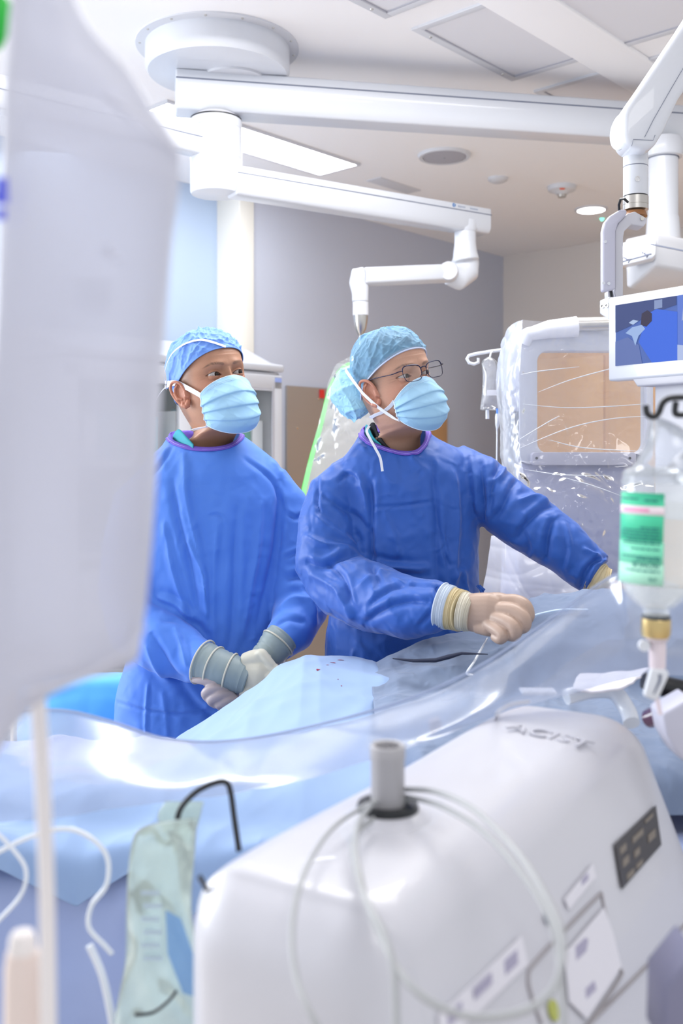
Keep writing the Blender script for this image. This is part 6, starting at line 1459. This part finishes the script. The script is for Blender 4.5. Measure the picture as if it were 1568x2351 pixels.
for y_, a0, a1 in ((1143,-88,-50),(1146,-40,-20),(1207,-46,-16),(1213,-80,-16),(1220,-85,-16),(1227,-82,-16),(1234,-70,-15),(1241,-80,-15),(1254,-60,-14),(1272,-80,-14),(1277,-50,-14),(1303,-70,-14)): 
    a_ = a0
    rngl = random.Random(y_)
    while a_ < a1:
        w_ = rngl.uniform(4, 11); lab_patch(a_, min(a_+w_, a1), y_, y_+3.4, M_LT, 'printed_line', .0419, lb1 if y_ < 1245 else lb2, n=4); a_ += w_+1.6
def wrap_text(body_, size, ang_c, py, parent, sx=1.0):
    c = bpy.data.curves.new('t', 'FONT'); c.body = body_; c.size = size; c.align_x = 'CENTER'; c.align_y = 'CENTER'; c.extrude = .0001
    o = bpy.data.objects.new('tmp', c); col.objects.link(o); me = bpy.data.meshes.new_from_object(o.evaluated_get(bpy.context.evaluated_depsgraph_get())); bpy.data.objects.remove(o)
    r = .0420; vs = []
    for v in me.vertices:
        x, y = -v.co.x*sx, -v.co.y      # turned upside down with the bottle
        p = LB(ang_c+math.degrees(x/r), 0, r+v.co.z); p += AXB*(-(zB(0)-zB(1390))+(zB(py)-zB(1390))+y); vs.append(p)
    for v, p in zip(me.vertices, vs): v.co = p
    link('lettering', me, M_LT, parent, smooth=False)
wrap_text('ISOVUE', .0092, -36, 1290, lb2); wrap_text('370', .0060, -24, 1322, lb2)
# wire hanger film sleeve above bottle and spike below
M_SLEEVE = film('hanger_film', tint=(.95,.96,.98,1), opac=.25, haze=(.78,.82,.90,1), scale=6, strength=.3, gloss=.8)
pillow([(958,1496,1512,.2),(980,1490,1560,.5),(1020,1482,1600,.8),(1060,1462,1580,1),(1085,1440,1572,1),(1110,1424,1590,1)], 1.09, .042, n=32, m=M_SLEEVE, name='hanger_sleeve', parent=bo, wob=.04)
M_PNK = mat('pinkish_clear_plastic', (.80,.70,.74,1), .3, alpha=.75)
mb = MB(); mb.lathe(Vector((bx+.001, YB, zB(1462))), [(.012,0),(.012,-.003),(.0095,-.006),(.0088,-.034),(.005,-.038)], 28); mb.obj('spike_chamber', M_PNK, bo)
mb = MB(); mb.lathe(P(1478,1482,YB-.005), [(.006,-.003),(.006,.003)], 20, axis=(0,1,0)); mb.tube([P(1480,1482,YB-.003), P(1498,1478,YB)], .003, 8); mb.obj('vent_cap', WHITE, bo)
wire('spike_tube', S([(1508,1540,1.10),(1506,1560,1.09),(1508,1600,1.08),(1516,1640,1.08)]), .0028, M_PNK, None, None, n=30, parent=bo)
cl = MB()
o_ = [P(*q, 1.07) for q in ((1496,1536),(1534,1540),(1536,1552),(1512,1606),(1500,1608),(1480,1600),(1480,1592))]
cl.prism(o_, (0,.008,0)); clo = tag(cl.obj('tube_clamp', WHITE, bevel=.002), 'white plastic pinch clamp on the tube below the contrast bottle', 'clamp')
cl = MB(); cl.prism([P(*q, 1.069) for q in ((1512,1548),(1520,1549),(1518,1565),(1502,1594),(1500,1593),(1512,1562))], (0,.002,0)); cl.obj('clamp_slot', GROOVE, clo, smooth=False)
# small items by the injector's far end
mb = MB(); mb.tube([P(1476,1562,1.30), P(1490,1566,1.30), P(1540,1580,1.30), P(1640,1600,1.30)], [.010,.013,.014,.014], 20); tag(mb.obj('control_handle', DARK), 'black rounded handle behind the white pinch clamp', 'handle')
sheet([S([(1330,1552,1.50),(1380,1548,1.52),(1440,1540,1.52),(1490,1534,1.5)]), S([(1318,1568,1.46),(1375,1562,1.47),(1440,1556,1.47),(1480,1545,1.47)]), S([(1318,1584,1.42),(1370,1586,1.42),(1430,1582,1.42),(1462,1560,1.44)])], 40, 30, .012, 6, mat('gauze', (.80,.78,.84,1), .85), 'gauze_pad', None, rs=20, solid=.003)
tag(bpy.data.objects['gauze_pad'], 'crumpled white gauze pad behind the injector, left of the pinch clamp', 'gauze')
mb = MB(); mb.box(P(1235,1587,1.47), (.05,.03,.004)); tag(mb.obj('white_card', WHITE), 'small flat white card just behind the injector', 'card')
tb_ = MB(); s = spline(S([(1300,1600,1.46),(1360,1585,1.47),(1410,1590,1.46),(1440,1630,1.44),(1450,1660,1.42)]), 40); tb_.tube([Vector(p) for p in s], .012, 18)
tag(tb_.obj('corrugated_hose', M_CLR), 'clear hose curling behind the injector under the gauze', 'hose')
mb = MB(); mb.tube([P(1490,1650,1.30), P(1520,1640,1.28), P(1558,1624,1.26)], [.012,.014,.014], 20); tag(mb.obj('blood_vial', mat('dark_plum', (.10,.03,.08,1), .15, coat=1)), 'small dark vial lying at the right behind the injector', 'vial')
mb = MB(); mb.prism([P(*q, 1.18) for q in ((1520,1640),(1590,1600),(1590,1760),(1560,1740),(1530,1690))], (0,.05,0)); tag(mb.obj('tray_side', LILAC, bevel=.004), 'grey tray edge at the right border beyond the injector', 'tray')
mb = MB(); mb.prism([P(*q, .80) for q in ((1528,2270),(1600,2180),(1600,2420),(1524,2420))], (0,.05,0)); tag(mb.obj('grey_equipment_corner', mat('dark_lilac', (.20,.20,.30,1), .4), bevel=.004), 'dark grey equipment corner at the lower right border', 'equipment')
mb = MB(); mb.prism([P(*q, 1.36) for q in ((985,1660),(1010,1652),(1016,1668),(990,1690))], (0,.02,0)); tag(mb.obj('connector_block', mat('grey_brown', (.40,.37,.40,1), .5), bevel=.002), 'small grey connector at the injector rear left corner', 'connector')

# ================================================================== BIG IV BAG, LEFT
ivb = thing('large_fluid_bag', 'large blurred milky fluid bag covering the left edge', 'iv bag', P(150,1590,.55))
M_BAG = film('milky_bag_film', tint=(.96,.97,1,1), opac=.90, haze=(.66,.66,.73,1), rough=.35, scale=5, strength=.25, gloss=.5, dist=.03, ridged=False)
rows = [(-160,60,110,.3),(-60,40,150,.5),(20,25,180,.7),(90,18,228,.85),(170,12,300,1),(250,8,352,1),(330,4,405,1),(420,0,412,1),(560,-6,396,1),(800,-16,378,1),(1100,-30,360,1),(1300,-36,345,1),(1450,-40,328,.95),(1525,-40,305,.8),(1560,-40,200,.7),(1600,-36,110,.5),(1660,-50,40,.3),(1740,-60,-10,.2)]
pillow(rows, .55, .022, n=48, m=M_BAG, name='pouch', parent=ivb, wob=.05, sub=6)
mb = MB(); mb.tube([P(330,1,.535).lerp(P(240,220,.53),1), P(330,268,.53), P(392,330,.54), P(405,360,.545)], .0009, 8); mb.obj('welded_seam', mat('seam_grey', (.62,.62,.70,1), .5), ivb)
mb = MB(); mb.tube([P(60,1590,.53), P(180,1560,.53), P(300,1490,.535), P(332,1440,.54)], .0009, 8); mb.obj('welded_seam', mat('seam_grey', (.62,.62,.70,1), .5), ivb)
mb = MB()
for x_, y_, w_, h_ in ((250,575,26,8),(262,590,34,6),(210,650,90,5),(220,670,70,5),(215,690,80,5),(225,712,60,5)): mb.box(P(x_,y_,.530), (w_/F*.53,.0004,h_/F*.53))
mb.obj('faint_print', mat('pale_print', (.66,.66,.76,1), .6), ivb, smooth=False)
mb = MB(); mb.box(P(4,425,.527), (.006,.0004,.008)); mb.box(P(3,455,.527), (.007,.0004,.006)); mb.box(P(2,492,.527), (.005,.0004,.006)); mb.obj('blue_print', mat('ink_blue', (.10,.12,.70,1), .6), ivb, smooth=False)
mb = MB(); mb.tube([P(-14,-30,.60), P(2,20,.60), P(2,60,.60), P(-8,110,.60)], [.004,.007,.006,.003], 14); tag(mb.obj('green_clip', mat('leaf_green', (.02,.45,.05,1), .5)), 'blurred green clip in the top left corner', 'clip')
mb = MB(); s = spline(S([(84,1560,.60),(90,1650,.60),(98,1800,.60),(106,2000,.60),(110,2200,.60),(112,2420,.60)]), 40); mb.tube([Vector(p) for p in s], .0047, 20); tag(mb.obj('drip_tube', mat('warm_white_tube', (.80,.76,.76,1), .4)), 'thick white tube running straight down from the large blurred bag', 'tube')
pt = thing('medicine_vial', 'blurred beige vial with a rounded white cap in the lower left corner', 'vial', P(50,2351,.62))
mb = MB(); mb.lathe(P(52,2480,.62), [(.0118,0),(.0112,.070),(.0100,.080),(.0,.0802)], 32); mb.obj('vial_body', mat('beige_plastic', (.80,.68,.63,1), .4), pt)
mb = MB(); mb.lathe(P(52,2188,.62), [(.0085,0),(.0085,.008),(.0065,.013),(.0,.0145)], 28); mb.obj('vial_cap', mat('warm_cap', (.84,.79,.77,1), .4), pt)
# blood marks on the drape (small stains lying on it)
dg = bpy.context.evaluated_depsgraph_get(); dae = dA_.evaluated_get(dg)
def stain(px_, py_, w_, h_, rot):
    o = cam.location; d = (P(px_, py_, 2.0)-o).normalized(); hit, loc, nrm, _ = dae.ray_cast(o, d)
    if not hit: return
    t = Vector((math.cos(rot), 0, math.sin(rot))); t = (t-nrm*t.dot(nrm)).normalized(); b = nrm.cross(t); q = MB(); pts = []
    for k in range(16):
        a = 2*PI*k/16; r_ = 1+.25*math.sin(3*a+px_); pts.append(loc+nrm*.0006+t*(math.cos(a)*w_*r_)+b*(math.sin(a)*h_*r_))
    q.add(pts, [tuple(range(16))]); q.obj('blood_stain', M_BLOOD, dA_, smooth=False, auto=None)
for a in ((730,1538,.004,.006,.3),(765,1522,.006,.0016,.2),(782,1516,.007,.0018,.4),(752,1527,.003,.0012,.3),(776,1560,.0012,.002,.1),(784,1575,.0012,.002,.1)): stain(*a)

# poles outside the frame that carry the hanging things
def pole(x, y, top, arm_to, label):
    t = thing('drip_stand', label, 'iv stand', (x, y, 0))
    q = MB(); q.tube([(x, y, .05), (x, y, top)], .009, 16); q.obj('pole', STEEL, t)
    q = MB(); q.lathe((x, y, 0), [(.20,0),(.20,.02),(.03,.05),(.0,.05)], 36); q.obj('base', STEEL, t)
    q = MB(); q.tube([Vector((x, y, top-.02))]+[Vector(p) for p in arm_to], .003, 8); q.obj('arm', STEEL, t)
pole(.62, 1.12, P(0,900,1.05).z+.02, [P(1640,905,1.05), P(1578,912,1.05)], 'steel drip stand just outside the right edge carrying the contrast bottle hook')
bt = P(84,-150,.55)
pole(bt.x-.11, .55, bt.z+.07, [(bt.x-.03, .55, bt.z+.05), bt], 'steel drip stand just outside the left edge carrying the large milky bag')
